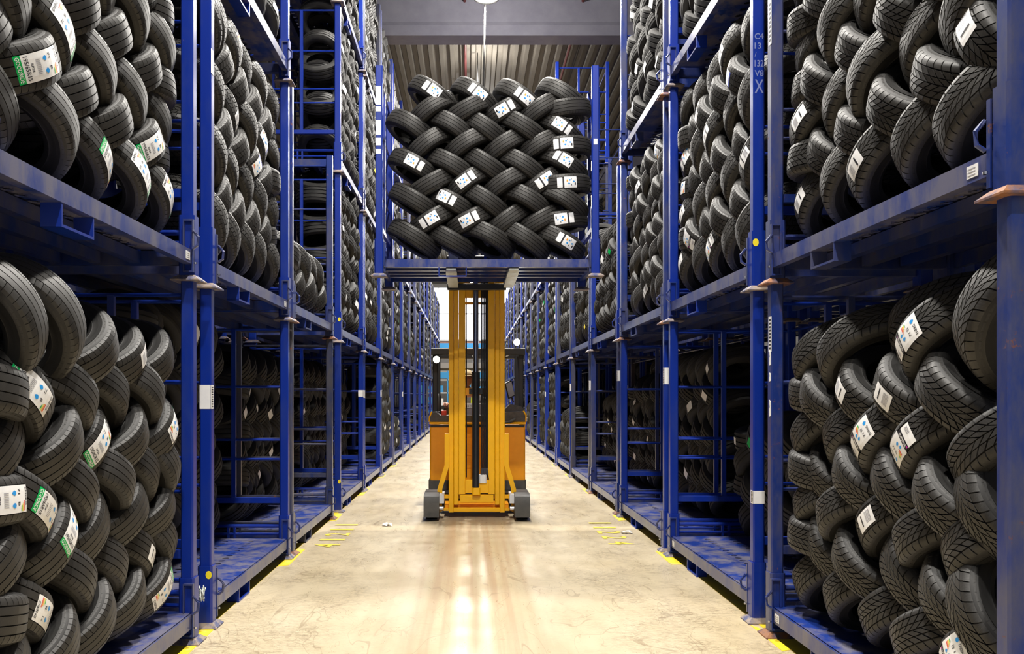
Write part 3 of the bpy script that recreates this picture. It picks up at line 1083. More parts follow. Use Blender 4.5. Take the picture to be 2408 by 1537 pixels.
INDIV = []          # (zone key, list)
ZONES = [
    # key, side, bay, level, tyre kind, seed, first lean, words, extra tyres (u, v, z, tilt, lean, kind), args
    ('C', None, None, None, 'K', 11, 1, 'lifted rack', [(-0.58, 0.36, 2.00, 36, 0, 'K'), (-0.12, 0.38, 1.98, 38, 0.05, 'K'), (0.36, 0.36, 1.96, 36, 0, 'K'), (0.83, 0.36, 1.98, 34, 0, 'K')], dict(theta=32, rp=0.2, ends=0.0)),
    ('L0a', 'L', 0, 1, 'S', 21, -1, 'bottom left near rack', [(-0.75, 0.30, 1.78, 60, 0.1, 'S'), (-0.42, 0.30, 1.80, 58, 0.1, 'S'), (-1.02, 0.36, 1.66, 35, 0.0, 'S')], dict(theta=36, skip=lambda r, u: r == 6 and u < -0.1)),
    ('L0b', 'L', 0, 2, 'S', 22, 1, 'upper left near rack', [], dict(theta=36)),
    ('R0a', 'R', 0, 1, 'V', 31, -1, 'bottom right near rack', [(0.12, 0.50, 1.84, -26, 0.1, 'W'), (0.42, 0.36, 1.76, -36, 0.0, 'V'), (0.90, 0.37, 1.80, -58, 0.12, 'W')], dict(theta=36, skip=lambda r, u: r == 6 and u > -0.1)),
    ('R0b', 'R', 0, 2, 'V', 32, -1, 'upper right near rack', [], dict(theta=38)),
    ('L1b', 'L', 1, 2, 'B', 23, 1, 'upper second left rack', [(-0.9, 0.36, 1.86, 46, 0.0, 'B'), (-0.45, 0.36, 1.86, 46, 0.0, 'B')], dict(theta=43, pitch=0.42, rp=0.232, ends=0.0)),
    ('R1b', 'R', 1, 2, 'B', 33, -1, 'upper second right rack', [], dict(theta=42, pitch=0.42, rp=0.232, ends=0.0)),
    ('R2b', 'R', 2, 2, 'T', 34, -1, 'upper third right rack', [], dict(theta=38, pitch=0.38, rp=0.205)),
    ('L2b', 'L', 2, 2, 'B', 24, -1, 'low pile on upper third left rack', [], dict(theta=38)),
]
stuff_list = []
indiv = []
for key, sd, bb, lv, tk, seed, first, wd, extra, kw in ZONES:
    if sd is None:
        mat = MC
        rows = 8
    else:
        mat = rack_matrix(sd, (LY if sd == 'L' else RY)[bb], (lv - 1) * PITCH, XL if sd == 'L' else XR)
        rows = PLAN[sd, bb, lv]
    for r, c, n, m, tk2 in stack(mat, rows, tk, seed, first, extra=extra, **kw):
        R = TYPES[tk2]['R']
        fp = m @ Vector((R, 0, 0))
        px, py = project(fp)
        cen = m.translation
        vis = -70 < px < 2478 and -60 < py < 1597 and cen.y > 2.6
        (indiv if vis else stuff_list).append((key, wd, r, c, n, m, tk2, px, py))
indiv.sort(key=lambda t: t[5].translation.y)
if len(indiv) > 300:
    stuff_list += indiv[300:]
    indiv = indiv[:300]
print('individual tyres', len(indiv))

STICKERS = [
    # pixel of a tyre that carries a label in the photograph, label style
    (85, 105, 'G'), (170, 115, 'G'), (345, 315, 'G'), (265, 395, 'G'), (300, 400, 'G'), (385, 430, 'G'),
    (95, 1005, 'G'), (245, 985, 'G'), (410, 1000, 'G'), (20, 1215, 'G'), (80, 1215, 'G'), (190, 1215, 'G'), (150, 1385, 'G'), (395, 1410, 'G'), (345, 890, 'P'), (355, 1255, 'P'),
    (520, 100, 'B'), (557, 280, 'P'), (610, 335, 'B'), (625, 380, 'B'),
    (2155, 790, 'U'), (2015, 1018, 'U'), (2118, 1060, 'U'), (1957, 900, 'P'), (2050, 890, 'P'), (1972, 1250, 'P'), (2270, 1520, 'U'),
    (2320, 150, 'P'), (1855, 280, 'P'), (1980, 370, 'P'), (1818, 445, 'P'),
    (1700, 120, 'P'), (1703, 200, 'B'), (1665, 325, 'P'), (1613, 400, 'U'), (1600, 430, 'B'), (1735, 385, 'P'), (1615, 540, 'U'), (1678, 575, 'U'), (1648, 270, 'P'), (1575, 530, 'P'), (1565, 620, 'P'),
    (1525, 690, 'P'), (1505, 460, 'P'), (1490, 435, 'P'), (1540, 340, 'G'),
    (985, 190, 'C'), (1080, 195, 'C'), (1262, 190, 'C'), (1200, 250, 'C'), (1320, 285, 'C'), (1328, 310, 'C'), (1395, 340, 'C'), (1122, 402, 'C'), (1250, 412, 'C'), (1290, 390, 'C'), (1055, 460, 'C'), (1008, 528, 'C'), (1122, 515, 'C'), (1340, 505, 'C'), (1368, 522, 'C'), (900, 375, 'C'),
]
label_of = {}
for sx_, sy_, stl in STICKERS:
    best, bi = 1e9, None
    for i, t in enumerate(indiv):
        if i in label_of:
            continue
        d = math.hypot(t[7] - sx_, t[8] - sy_) + (0 if t[5].translation.y < 20 else 50)
        if d < best:
            best, bi = d, i
    if bi is not None and best < 90:
        label_of[bi] = stl
STW = {'G': 'green-edged label', 'U': 'black-banded white label', 'C': 'two-piece white label', 'B': 'blue-edged label', 'P': 'plain white label'}
for i, (key, wd, r, c, n, m, tk, px, py) in enumerate(indiv):
    T = TYPES[tk]
    o = link('tyre', T['carcass'], None, m)
    link('tread', T['tread'], o)
    side = 'left post' if (key == 'C' or key[0] == 'R') else 'right post'
    ci = c if side == 'left post' else n - 1 - c
    if r == 90:
        lab = 'loose tyre on top, %s from %s, %s' % (ORD[ci], side, wd)
    else:
        lab = 'tyre %s from %s, %s row up, %s' % (ORD[ci], side, ORD[r], wd)
    if i in label_of:
        lab += ', ' + STW[label_of[i]]
        rg = random.Random(i)
        s = link('paper_label', get_sticker(tk, label_of[i]), o)
        s.rotation_euler = (0, 0, rg.uniform(-0.25, 0.25))
        s['label'] = STW[label_of[i]]
    tag(o, lab, 'tyre', 'tyres in the ' + wd)

# everything farther back: one mass of simpler tyres
def far_tyre(R, w, seg, grooves):
    Rr = R * 0.6
    if grooves:
        prof = [(Rr, 0.36), (Rr + 0.03, 0.45), ((R + Rr) / 2, 0.5), (R - 0.035, 0.47), (R - 0.008, 0.40), (R - 0.003, 0.28), (R - 0.014, 0.27), (R - 0.014, 0.22), (R, 0.21), (R, 0.03), (R - 0.012, 0.02)]
    else:
        prof = [(Rr, 0.36), ((R + Rr) / 2, 0.5), (R - 0.03, 0.46), (R, 0.33)]
    prof = [(r, z * w) for r, z in prof] + [(r, -z * w) for r, z in prof[::-1]]
    prof += [(R - 0.03, 0.0)] if not grooves else [(Rr + 0.05, -0.42 * w), (R - 0.03, -0.3 * w), (R - 0.03, 0.3 * w), (Rr + 0.05, 0.42 * w)]
    k = len(prof)
    v = np.array([(r * math.cos(2 * PI * a / seg), r * math.sin(2 * PI * a / seg), z) for a in range(seg) for r, z in prof], dtype=np.float32)
    f = np.array([(a * k + i, ((a + 1) % seg) * k + i, ((a + 1) % seg) * k + (i + 1) % k, a * k + (i + 1) % k) for a in range(seg) for i in range(k)], dtype=np.int32)
    return v, f


FT = {(q, tk): far_tyre(TYPES[tk]['R'], TYPES[tk]['w'], 28 if q else 16, bool(q)) for q in (0, 1) for tk in TYPES}
VV, FF, MM = [], [], []
off = 0


def mass(m, tk, q, white):
    global off
    v, f = FT[q, tk]
    A = np.array(m, dtype=np.float32)
    VV.append(v @ A[:3, :3].T + A[:3, 3]); FF.append(f + off); MM.append(np.zeros(len(f), np.int32))
    off += len(v)
    if white:
        R = TYPES[tk]['R'] + 0.003
        a0 = rnd.uniform(-0.4, 0.2); a1 = a0 + rnd.uniform(0.22, 0.42)
        h = rnd.uniform(0.03, 0.055)
        p = np.array([(R * math.cos(a0 + (a1 - a0) * i / 3), R * math.sin(a0 + (a1 - a0) * i / 3), s * h) for i in range(4) for s in (-1, 1)], dtype=np.float32)
        g = np.array([(2 * i, 2 * i + 2, 2 * i + 3, 2 * i + 1) for i in range(3)], dtype=np.int32)
        VV.append(p @ A[:3, :3].T + A[:3, 3]); FF.append(g + off)
        col = 1 if rnd.random() < 0.9 else (2 if rnd.random() < 0.5 else 3)
        MM.append(np.full(len(g), col, np.int32))
        off += len(p)


for t in stuff_list:
    mass(t[5], t[6], 1, rnd.random() < 0.1)
done = {(z[1], z[2], z[3]) for z in ZONES}
for (sd, bb, lv), n in sorted(PLAN.items()):
    if n == 0 or (sd, bb, lv) in done:
        continue
    yc = (LY if sd == 'L' else RY)[bb]
    mat = rack_matrix(sd, yc, (lv - 1) * PITCH, XL if sd == 'L' else XR)
    tk = rnd.choice(['S', 'B', 'T', 'K', 'B'])
    for r, c, nn, m, tk2 in stack(mat, n, tk, hash((sd == 'L', bb, lv)) % 9973, rnd.choice([1, -1]), theta=rnd.uniform(33, 42)):
        mass(m, tk2, 1 if yc < 17 else 0, rnd.random() < (0.12 if yc < 17 else 0.22))
for (sd, bb), n in sorted(REAR.items()):
    mat = rack_matrix(sd, (LY if sd == 'L' else RY)[bb], 0.0, XL if sd == 'L' else XR)
    for r, c, nn, m, tk2 in stack(mat, n, 'T', bb * 5 + n, -1, theta=40, rp=0.225, ends=0.0, v0=0.54):
        mass(m, tk2, 1, rnd.random() < 0.16)
for (sd, bb, lv), n in sorted(BACK.items()):
    if n == 0:
        continue
    yc = (LY if sd == 'L' else RY)[bb]
    mat = rack_matrix(sd, yc, (lv - 1) * PITCH, (XL - DP - 0.12) if sd == 'L' else (XR + DP + 0.12))
    for r, c, nn, m, tk2 in stack(mat, n, 'B', bb * 7 + lv, 1, theta=38):
        mass(m, tk2, 1, rnd.random() < 0.14)
V = np.concatenate(VV); F = np.concatenate(FF); MI = np.concatenate(MM)
me = bpy.data.meshes.new('tyre_mass')
me.vertices.add(len(V)); me.vertices.foreach_set('co', V.ravel())
me.loops.add(F.size); me.loops.foreach_set('vertex_index', F.ravel())
me.polygons.add(len(F)); me.polygons.foreach_set('loop_start', np.arange(0, F.size, 4, dtype=np.int32))
me.polygons.foreach_set('material_index', MI)
me.polygons.foreach_set('use_smooth', np.ones(len(F), dtype=bool))
for k in ('tread_far', 'paper', 'yellow_ink', 'green'):
    me.materials.append(M[k])
me.update(calc_edges=True)
me.validate()
me.set_sharp_from_angle(angle=0.7)
tag(link('tyre_mass', me), 'countless black tyres laced in the farther racks along the aisle', 'tyres', kind='stuff')
print('mass faces', len(F))


# ------------------------------------------------------------------ stickers and marks on the racks
def world_child(mb, name, mats, rack):
    o = mb.build(name, mats, rack)
    o.matrix_parent_inverse = rack.matrix_basis.inverted()
    return o


def post_front(side, bay, far=False):
    """world x range and y of the camera-facing face of a front post"""
    yc = (LY if side == 'L' else RY)[bay]
    y = yc + (HW - 0.086 if far else -HW + 0.010)
    if side == 'L':
        return XL - 0.086, XL - 0.010, y
    return XR + 0.010, XR + 0.086, y


def post_label(side, bay, lv, z0, z1, far=False, bars=True, wrap=True, front=True):
    x0, x1, y = post_front(side, bay, far)
    mb = MB()
    if front:
        mb.box(x0 + 0.002, x1 - 0.002, y - 0.0015, y, z0, z1, 0)
    if wrap:
        xa = XL - 0.010 if side == 'L' else XR + 0.010
        d = 0.0015 if side == 'L' else -0.0015
        mb.box(min(xa, xa + d), max(xa, xa + d), y, y + 0.05, z0, z1, 0)
        if bars:
            for k in range(9):
                zz = z0 + (z1 - z0) * (0.08 + 0.1 * k)
                mb.box(min(xa, xa + 1.6 * d), max(xa, xa + 1.6 * d), y + 0.008, y + 0.04, zz, zz + (z1 - z0) * 0.05, 1)
    world_child(mb, 'post_label', [M['paper'], M['black_ink']], RACKS[side, bay, lv])


post_label('L', 1, 1, 1.42, 1.575)
post_label('R', 1, 1, 0.79, 0.875)
post_label('R', 2, 1, 1.62, 1.78)
post_label('R', 3, 1, 1.70, 1.83)
post_label('L', 3, 1, 1.50, 1.60, far=True)
post_label('L', 4, 1, 1.48, 1.60)
post_label('R', 4, 1, 1.6, 1.75)
post_label('R', 5, 1, 1.6, 1.74)
post_label('L', 5, 1, 1.5, 1.62)
post_label('L', 7, 1, 1.5, 1.62)
post_label('R', 7, 1, 1.5, 1.62)
post_label('L', 1, 2, 3.60, 3.76, bars=False, front=False)
post_label('R', 0, 1, 1.78, 2.0, far=True, front=False)
post_label('R', 0, 2, 3.7, 3.98, far=True, front=False)
for zz, hh in ((1.70, 0.09), (1.38, 0.10), (1.60, 0.05)):
    mb = MB()
    xa, y = XR + 0.010, RY[0] + HW - 0.08
    pts = [(y + 0.004, zz), (y + 0.03, zz - 0.006), (y + 0.036, zz + hh * 0.4), (y + 0.022, zz + hh * 0.55), (y + 0.034, zz + hh), (y + 0.006, zz + hh * 0.9)]
    mb.poly(pts, 'yz', xa - 0.002, xa)
    world_child(mb, 'torn_label', M['paper'], RACKS['R', 0, 1])
for (sd, bb, lv, zz) in (('L', 1, 1, 0.345), ('R', 1, 2, 2.52), ('R', 0, 2, 2.55), ('L', 3, 1, 0.40), ('L', 3, 2, 2.5)):
    x0, x1, y = post_front(sd, bb)
    if sd == 'R' and bb == 0:
        continue
    xm = (x1 - 0.012) if sd == 'L' else (x0 + 0.012)
    mb = MB().add([(xm + 0.02 * math.cos(k * PI / 6), y - 0.0115, zz + 0.026 * math.sin(k * PI / 6)) for k in range(12)] + [(xm + 0.02 * math.cos(k * PI / 6), y - 0.0095, zz + 0.026 * math.sin(k * PI / 6)) for k in range(12)],
                  [tuple(range(12))] + [(k, (k + 1) % 12, 12 + (k + 1) % 12, 12 + k) for k in range(12)])
    world_child(mb, 'yellow_dot', M['yellow_dot'], RACKS[sd, bb, lv])
# small paper labels at the beam ends
for sd, bb, lv, u in (('L', 0, 2, 1.02), ('R', 0, 2, 0.98), ('R', 0, 1, -1.02), ('R', 1, 1, -1.0), ('L', 1, 2, 1.0)):
    mb = MB().box(u - 0.035, u + 0.035, 0.0075, 0.0095, 0.118, 0.165, 0)
    for k in range(3):
        mb.box(u - 0.028, u + 0.02, 0.0068, 0.0075, 0.126 + 0.012 * k, 0.130 + 0.012 * k, 1)
    mb.build('beam_label', [M['paper'], M['grey_ink']], RACKS[sd, bb, lv])
# chalked numbers on the right-hand post
x0, x1, y = post_front('R', 1)
zt = 1.5 + (932 - 78) * y / FPX
for ch, hh in (('C4', 0.04), ('13', 0.042), ('/', 0.03), ('132', 0.045), ('V8', 0.04), ('X', 0.09)):
    v, f, asp = text_geo(ch)
    ww = min(0.06, hh * asp)
    mb = MB().add([(x0 + 0.008 + q[0] * ww, y - 0.001, zt - hh + q[1] * hh) for q in v], f)
    world_child(mb, 'chalk_mark', M['chalk'], RACKS['R', 1, 2])
    zt -= hh + 0.022
# labels on the lifted rack's left post
for z0, z1 in ((4.60, 4.80), (4.53, 4.585), (4.28, 4.44), (4.17, 4.25), (4.08, 4.13)):
    mb = MB().box(CX - HW + 0.014, CX - HW + 0.07, CY + 0.008, CY + 0.0095, z0, z1)
    world_child(mb, 'post_label', M['paper'], carried)
world_child(MB().box(CX + HW - 0.07, CX + HW - 0.03, CY + 0.008, CY + 0.0095, 4.18, 4.24), 'post_label', M['paper'], carried)


# ------------------------------------------------------------------ litter on the floor
def crumple(name, loc, size, mat, label, cat, seed):
    rg = random.Random(seed)
    mb = MB()
    n = 5
    v = [(size * (i / n - 0.5) + rg.uniform(-1, 1) * size * 0.06, size * 0.7 * (j / n - 0.5) + rg.uniform(-1, 1) * size * 0.06, max(0.002, size * 0.4 * rg.random() * (1 - abs(i / n - 0.5)))) for i in range(n + 1) for j in range(n + 1)]
    f = [(i * (n + 1) + j, (i + 1) * (n + 1) + j, (i + 1) * (n + 1) + j + 1, i * (n + 1) + j + 1) for i in range(n) for j in range(n)]
    mb.add(v, f)
    o = mb.build(name, mat)
    o.location = loc
    tag(o, label, cat)
    return o


crumple('paper_scrap', (-0.96, 9.75, 0.0), 0.11, M['paper'], 'crumpled white paper scrap lying on floor left of truck', 'paper', 3)
crumple('paper_scrap', (1.72, 9.2, 0.0), 0.12, M['paper'], 'flattened grey paper scrap by the right-hand floor numbers', 'paper', 5)
crumple('wrap_bundle', (-1.80, 5.22, 0.0), 0.13, M['fork'], 'crumpled clear film wad beside the nearest left rack foot', 'wrap', 8)
mb = MB()
rg = random.Random(4)
for k in range(9):
    a = k * 0.7
    p = [(rg.uniform(-0.03, 0.03), rg.uniform(-0.03, 0.03), rg.uniform(-0.05, 0.05)) for _ in range(5)]
    mb.tube(p, 0.004, 5)
o = mb.build('strap_bundle', M['fork'])
o.location = (XL - 0.03, LY[0] + HW + 0.12, 0.26)
tag(o, 'tangled pale strapping caught between the two near left posts', 'strap')

# ------------------------------------------------------------------ reach truck
TX = 0.084
tk_ = empty('reach_truck', (TX, 10.35, 0))
tag(tk_, 'yellow reach truck with raised mast carrying a rack of tyres', 'truck')


def tp(name, mb, mat, parent=None, sharp=0.6):
    return mb.build(name, mat if isinstance(mat, list) else M[mat], parent or tk_, sharp)


Y_ = 'truck_yellow'
for sx in (-1, 1):
    def bx(a, b, y0, y1, z0, z1, c=0.006):
        x0, x1 = sorted((sx * a, sx * b))
        return MB().cbox(x0, x1, y0, y1, z0, z1, c)
    # outer, middle and inner mast channels
    tp('mast_rail', bx(0.285, 0.346, 0.02, 0.17, 0.07, 2.95), Y_)
    tp('mast_rail', bx(0.226, 0.282, 0.0, 0.15, 0.17, 3.35), Y_)
    tp('mast_rail', bx(0.140, 0.223, -0.02, 0.12, 0.30, 3.75), Y_)
    tp('chain', MB().tube([(sx * 0.128, 0.05, 0.5), (sx * 0.128, 0.05, 3.5)], 0.008, 6), 'truck_black')
    # bent side guard bar
    g = MB()
    path = [(sx * 0.365, 1.045 - 0.0), (sx * 0.365, 0.66), (sx * 0.455, 0.36), (sx * 0.46, 0.085)]
    prev = None
    rings = []
    for (x, z) in path:
        rings.append([(x - 0.03, 0.0, z), (x + 0.03, 0.0, z), (x + 0.03, 0.05, z), (x - 0.03, 0.05, z)])
    g.loft(rings[::-1])
    gz = tp('side_guard', g, Y_)
    # straddle leg: dark grey nose, arm behind, wheel
    lg = MB()
    a0, a1 = sorted((sx * 0.455 + 0.0, sx * 0.640))
    prof = [(-0.28, 0.05), (-0.28, 0.22), (-0.25, 0.30), (-0.18, 0.325), (0.30, 0.325), (0.30, 0.05)]
    lg.poly(prof, 'yz', a0, a1)
    leg = tp('straddle_leg', lg, 'truck_grey')
    b0, b1 = sorted((sx * 0.47, sx * 0.625))
    tp('leg_arm', MB().box(b0, b1, 0.30, 1.0, 0.10, 0.26), 'truck_grey')
    wh = MB()
    wh.tube([(b0 + 0.01, -0.10, 0.10), (b1 - 0.01, -0.10, 0.10)], 0.098, 20)
    tp('load_wheel', wh, 'truck_black', leg)
    tp('axle_cap', MB().tube([(sx * 0.405, -0.10, 0.14), (sx * 0.455, -0.10, 0.14)], 0.028, 10), 'steel', leg)
    tp('leg_bracket', MB().box(*sorted((sx * 0.40, sx * 0.456)), -0.12, 0.2, 0.20, 0.31), 'far_white', leg)
# cross members of the mast
tp('cross_member', MB().box(-0.14, 0.14, -0.03, 0.03, 0.315, 0.475), Y_)
tp('cross_member', MB().cbox(-0.205, 0.205, -0.03, 0.06, 0.195, 0.290, 0.01, axis=0), Y_)
tp('cross_member', MB().cbox(-0.285, 0.285, 0.0, 0.08, 0.075, 0.130, 0.01, axis=0), Y_)
tp('cross_member', MB().box(-0.46, 0.46, 0.06, 0.12, 0.24, 0.28), Y_)
tp('cross_member', MB().box(-0.46, 0.46, 0.06, 0.12, 0.085, 0.115), Y_)
cb = tp('cross_member', MB().box(-0.14, 0.14, 0.02, 0.07, 1.515, 1.605), 'truck_orange')
for sx in (-1, 1):
    tp('clamp', MB().box(-0.012 + sx * 0.055 - 0.028, -0.012 + sx * 0.055 + 0.028, -0.015, 0.022, 1.53, 1.60), 'truck_black', cb)
    tp('clamp_bolt', MB().lathe([(0, 0.0), (0.012, 0.0), (0.012, 0.016), (0, 0.016)], 8, c=(-0.012 + sx * 0.065, -0.02, 1.56)), 'steel', cb)
tp('cross_member', MB().box(-0.14, 0.14, 0.03, 0.08, 2.72, 2.82), Y_)
tp('cross_member', MB().box(-0.14, 0.14, 0.03, 0.08, 2.64, 2.67), 'truck_orange')
tp('cross_member', MB().box(-0.14, 0.14, 0.03, 0.08, 2.87, 2.91), Y_)
cy = MB().tube([(-0.012, -0.03, 0.38), (-0.012, -0.03, 1.72)], 0.045, 20)
cy = tp('lift_cylinder', cy, 'cyl_black')
tp('cylinder_collar', MB().tube([(-0.012, -0.03, 1.62), (-0.012, -0.03, 1.80)], 0.052, 20), 'cyl_black', cy)
tp('cylinder_rod', MB().tube([(-0.012, -0.03, 1.78), (-0.012, -0.03, 3.4)], 0.034, 20), 'chrome', cy)
tp('cylinder_seat', MB().cbox(-0.055, 0.045, -0.09, 0.0, 0.30, 0.385, 0.015), Y_, cy)
for k in range(5):
    xx = 0.062 + 0.017 * k
    hpts = [(xx, 0.0, 3.4), (xx, 0.0, 0.62), (xx + 0.004 * (k - 2), -0.02, 0.52), (xx + 0.012 * (k - 2), -0.01, 0.46)]
    h = tp('hose', MB().tube(hpts, 0.008, 8), 'truck_black')
    tp('hose_fitting', MB().tube([(xx, 0.0, 0.62), (xx + 0.004 * (k - 2), -0.02, 0.54)], 0.0095, 8), 'steel', h)
tp('white_cloth', MB().cbox(0.03, 0.12, -0.05, 0.02, 0.44, 0.54, 0.012), 'far_white')  # pale block standing for a white cloth at the hose ends
# body
bz = 0.85
body = MB().cbox(-0.62, 0.655, bz, bz + 0.42, 0.24, 1.115, 0.02)
bd = tp('battery_cover', body, 'truck_orange')
for zz in (0.55, 0.72, 0.90):
    tp('cover_rib', MB().box(-0.14, 0.14, bz - 0.012, bz, zz, zz + 0.055), 'truck_orange', bd)
tp('bumper_band', MB().cbox(-0.635, 0.665, bz - 0.02, bz + 0.42, 0.22, 0.385, 0.02), 'truck_grey', bd)
tp('seam', MB().box(-0.61, 0.645, bz - 0.004, bz, 1.09, 1.125), 'truck_black', bd)
tp('cover_strip', MB().cbox(-0.625, 0.66, bz - 0.015, bz + 0.42, 1.13, 1.165, 0.012, axis=0), Y_, bd)
hood = MB()
hood.poly([(-0.62, 1.165), (0.65, 1.165), (0.655, 1.24), (0.62, 1.30), (0.36, 1.29), (0.30, 1.25), (-0.48, 1.25), (-0.53, 1.29), (-0.585, 1.285), (-0.615, 1.22)], 'xz', bz - 0.01, bz + 0.42)
hd = tp('hood', hood, 'plastic')
tp('hood_edge', MB().tube([(-0.628, bz - 0.012, 1.165), (-0.622, bz - 0.012, 1.23), (-0.59, bz - 0.012, 1.30)], 0.010, 8), Y_, hd)
tp('hood_edge', MB().tube([(0.662, bz - 0.012, 1.165), (0.664, bz - 0.012, 1.25), (0.63, bz - 0.012, 1.31)], 0.010, 8), Y_, hd)
tp('cup_holder', MB().lathe([(0.0, 0.0), (0.05, 0.0), (0.055, 0.012), (0.045, 0.014), (0.04, 0.004)], 16, c=(-0.545, bz + 0.15, 1.285)), 'truck_black', hd)
con = MB()
con.poly([(0.32, 1.24), (0.655, 1.24), (0.655, 1.33), (0.60, 1.37), (0.46, 1.40), (0.40, 1.34)], 'xz', bz + 0.12, bz + 0.42)
tp('console', con, 'plastic', hd)
tp('console_lever', MB().tube([(0.35, bz - 0.03, 1.15), (0.45, bz - 0.04, 1.165), (0.52, bz - 0.03, 1.20)], [0.014, 0.018, 0.022], 8), 'truck_black', hd)
tp('red_cloth', MB().cbox(-0.47, -0.40, bz + 0.05, bz + 0.15, 1.25, 1.31, 0.012), 'red_ink', hd)
sc_ = tp('weather_screen', MB().box(-0.24, 0.19, bz + 0.44, bz + 0.447, 1.14, 1.40), 'smoke')
tp('screen_edge', MB().box(-0.24, 0.19, bz + 0.436, bz + 0.45, 1.395, 1.41), 'far_white', sc_)
lab_ = tp('screen_label', MB().box(-0.235, 0.02, bz + 0.433, bz + 0.437, 1.345, 1.39), 'far_white', sc_)
v, f, asp = text_geo('TSF HOLT')
tp('lettering', MB().add([(-0.225 + q[0] * 0.23, bz + 0.432, 1.352 + q[1] * 0.03) for q in v], f), 'black_ink', lab_)
tp('underside_blocker', MB().cbox(-0.46, 0.50, 0.45, bz + 0.3, 0.06, 0.26, 0.02), 'truck_black')  # black box added below the body to hide the lit floor behind
tp('reach_rail', MB().box(-0.40, 0.40, 0.14, 0.46, 0.09, 0.16), 'truck_orange')
# cabin behind the battery
tp('cabin_floor', MB().box(-0.62, 0.655, bz + 0.42, bz + 1.45, 0.24, 0.45), 'truck_grey')
tp('cabin_side', MB().cbox(0.60, 0.655, bz + 0.42, bz + 1.45, 0.36, 1.20, 0.01), 'truck_orange')
tp('cabin_side', MB().cbox(-0.62, -0.57, bz + 1.0, bz + 1.45, 0.36, 1.10, 0.01), 'truck_orange')
tp('cabin_back', MB().cbox(-0.62, 0.655, bz + 1.45, bz + 1.60, 0.24, 1.15, 0.02), 'truck_orange')
seat = tp('seat', MB().cbox(-0.28, 0.22, bz + 0.78, bz + 1.25, 0.77, 0.87, 0.03), 'truck_black')
tp('seat_back', MB().cbox(-0.27, 0.21, bz + 1.22, bz + 1.36, 0.85, 1.47, 0.04), 'truck_black', seat)
tp('seat_post', MB().cbox(-0.15, 0.1, bz + 0.9, bz + 1.15, 0.45, 0.77, 0.02), 'truck_grey', seat)
tp('armrest', MB().tube([(-0.525, bz + 0.55, 1.16), (-0.525, bz + 0.55, 1.26), (-0.525, bz + 0.55, 1.50), (-0.525, bz + 0.55, 1.54)], [0.03, 0.042, 0.042, 0.02], 14), 'truck_black')
for x0, x1 in ((-0.60, -0.53), (0.59, 0.66)):
    tp('guard_post', MB().cbox(x0, x1, bz + 0.44, bz + 0.51, 1.15, 2.14, 0.01), 'truck_black')
    tp('guard_post', MB().cbox(x0, x1, bz + 1.48, bz + 1.55, 1.10, 2.14, 0.01), 'truck_black')
gr = tp('guard_roof', MB().cbox(-0.62, 0.68, bz + 0.40, bz + 0.47, 2.075, 2.17, 0.01, axis=0), 'truck_black')
tp('roof_bar', MB().cbox(-0.62, 0.68, bz + 1.52, bz + 1.59, 2.075, 2.17, 0.01, axis=0), 'truck_black', gr)
for xx in (-0.61, -0.32, -0.05, 0.22, 0.45, 0.63):
    tp('roof_bar', MB().box(xx, xx + 0.035, bz + 0.47, bz + 1.52, 2.10, 2.16), 'truck_black', gr)
for (xx, zz, yy) in ((-0.545, 2.01, bz + 0.36), (0.565, 2.25, bz + 0.38)):
    wl = tp('work_light', MB().lathe([(0.0, 0.06), (0.03, 0.06), (0.05, 0.02), (0.052, 0.0), (0.046, 0.0)], 20), 'truck_black')
    wl.location = (xx, yy, zz)
    wl.rotation_euler = (-PI / 2, 0, 0)
    tp('light_lens', MB().lathe([(0.0, 0.0), (0.046, 0.002)], 20), 'led', wl)
    tp('light_stem', MB().tube([(0, 0.0, 0.03), (0, 0.06 if zz > 2.1 else -0.06, 0.03)], 0.01, 6), 'truck_black', wl)
tab = tp('tablet', MB().cbox(-0.055, 0.055, -0.012, 0.012, -0.12, 0.12, 0.004), 'truck_black')
tab.location = (0.47, bz + 0.50, 1.60)
tab.rotation_euler = (0.25, -0.42, 0.5)
tp('tablet_face', MB().box(-0.048, 0.048, -0.0145, -0.012, -0.105, 0.105), 'grey_ink', tab)
tp('tablet_arm', MB().tube([(0, 0.012, 0), (0.02, 0.05, -0.12), (0.05, 0.06, -0.24)], 0.01, 6), 'truck_black', tab)
# carriage and forks under the lifted rack
car = tp('fork_carriage', MB().cbox(-0.36, 0.36, -0.11, -0.05, 2.80, 2.88, 0.01, axis=0), 'truck_black')
tp('carriage_bar', MB().cbox(-0.36, 0.36, -0.11, -0.05, 3.14, 3.22, 0.01, axis=0), 'truck_black', car)
for fx_ in (-0.285, 0.385):
    fk = MB()
    z0 = CZ + 0.055
    fk.loft([[(fx_ - 0.05, -1.40, z0 + 0.018), (fx_ + 0.05, -1.40, z0 + 0.018), (fx_ + 0.05, -1.40, z0 + 0.040), (fx_ - 0.05, -1.40, z0 + 0.040)],
             [(fx_ - 0.06, -1.25, z0 + 0.002), (fx_ + 0.06, -1.25, z0 + 0.002), (fx_ + 0.06, -1.25, z0 + 0.042), (fx_ - 0.06, -1.25, z0 + 0.042)],
             [(fx_ - 0.06, -0.16, z0 - 0.004), (fx_ + 0.06, -0.16, z0 - 0.004), (fx_ + 0.06, -0.16, z0 + 0.044), (fx_ - 0.06, -0.16, z0 + 0.044)]])
    fk.cbox(fx_ - 0.06, fx_ + 0.06, -0.16, -0.11, z0 - 0.004, 3.26, 0.006)
    tp('fork', fk, 'fork', None)


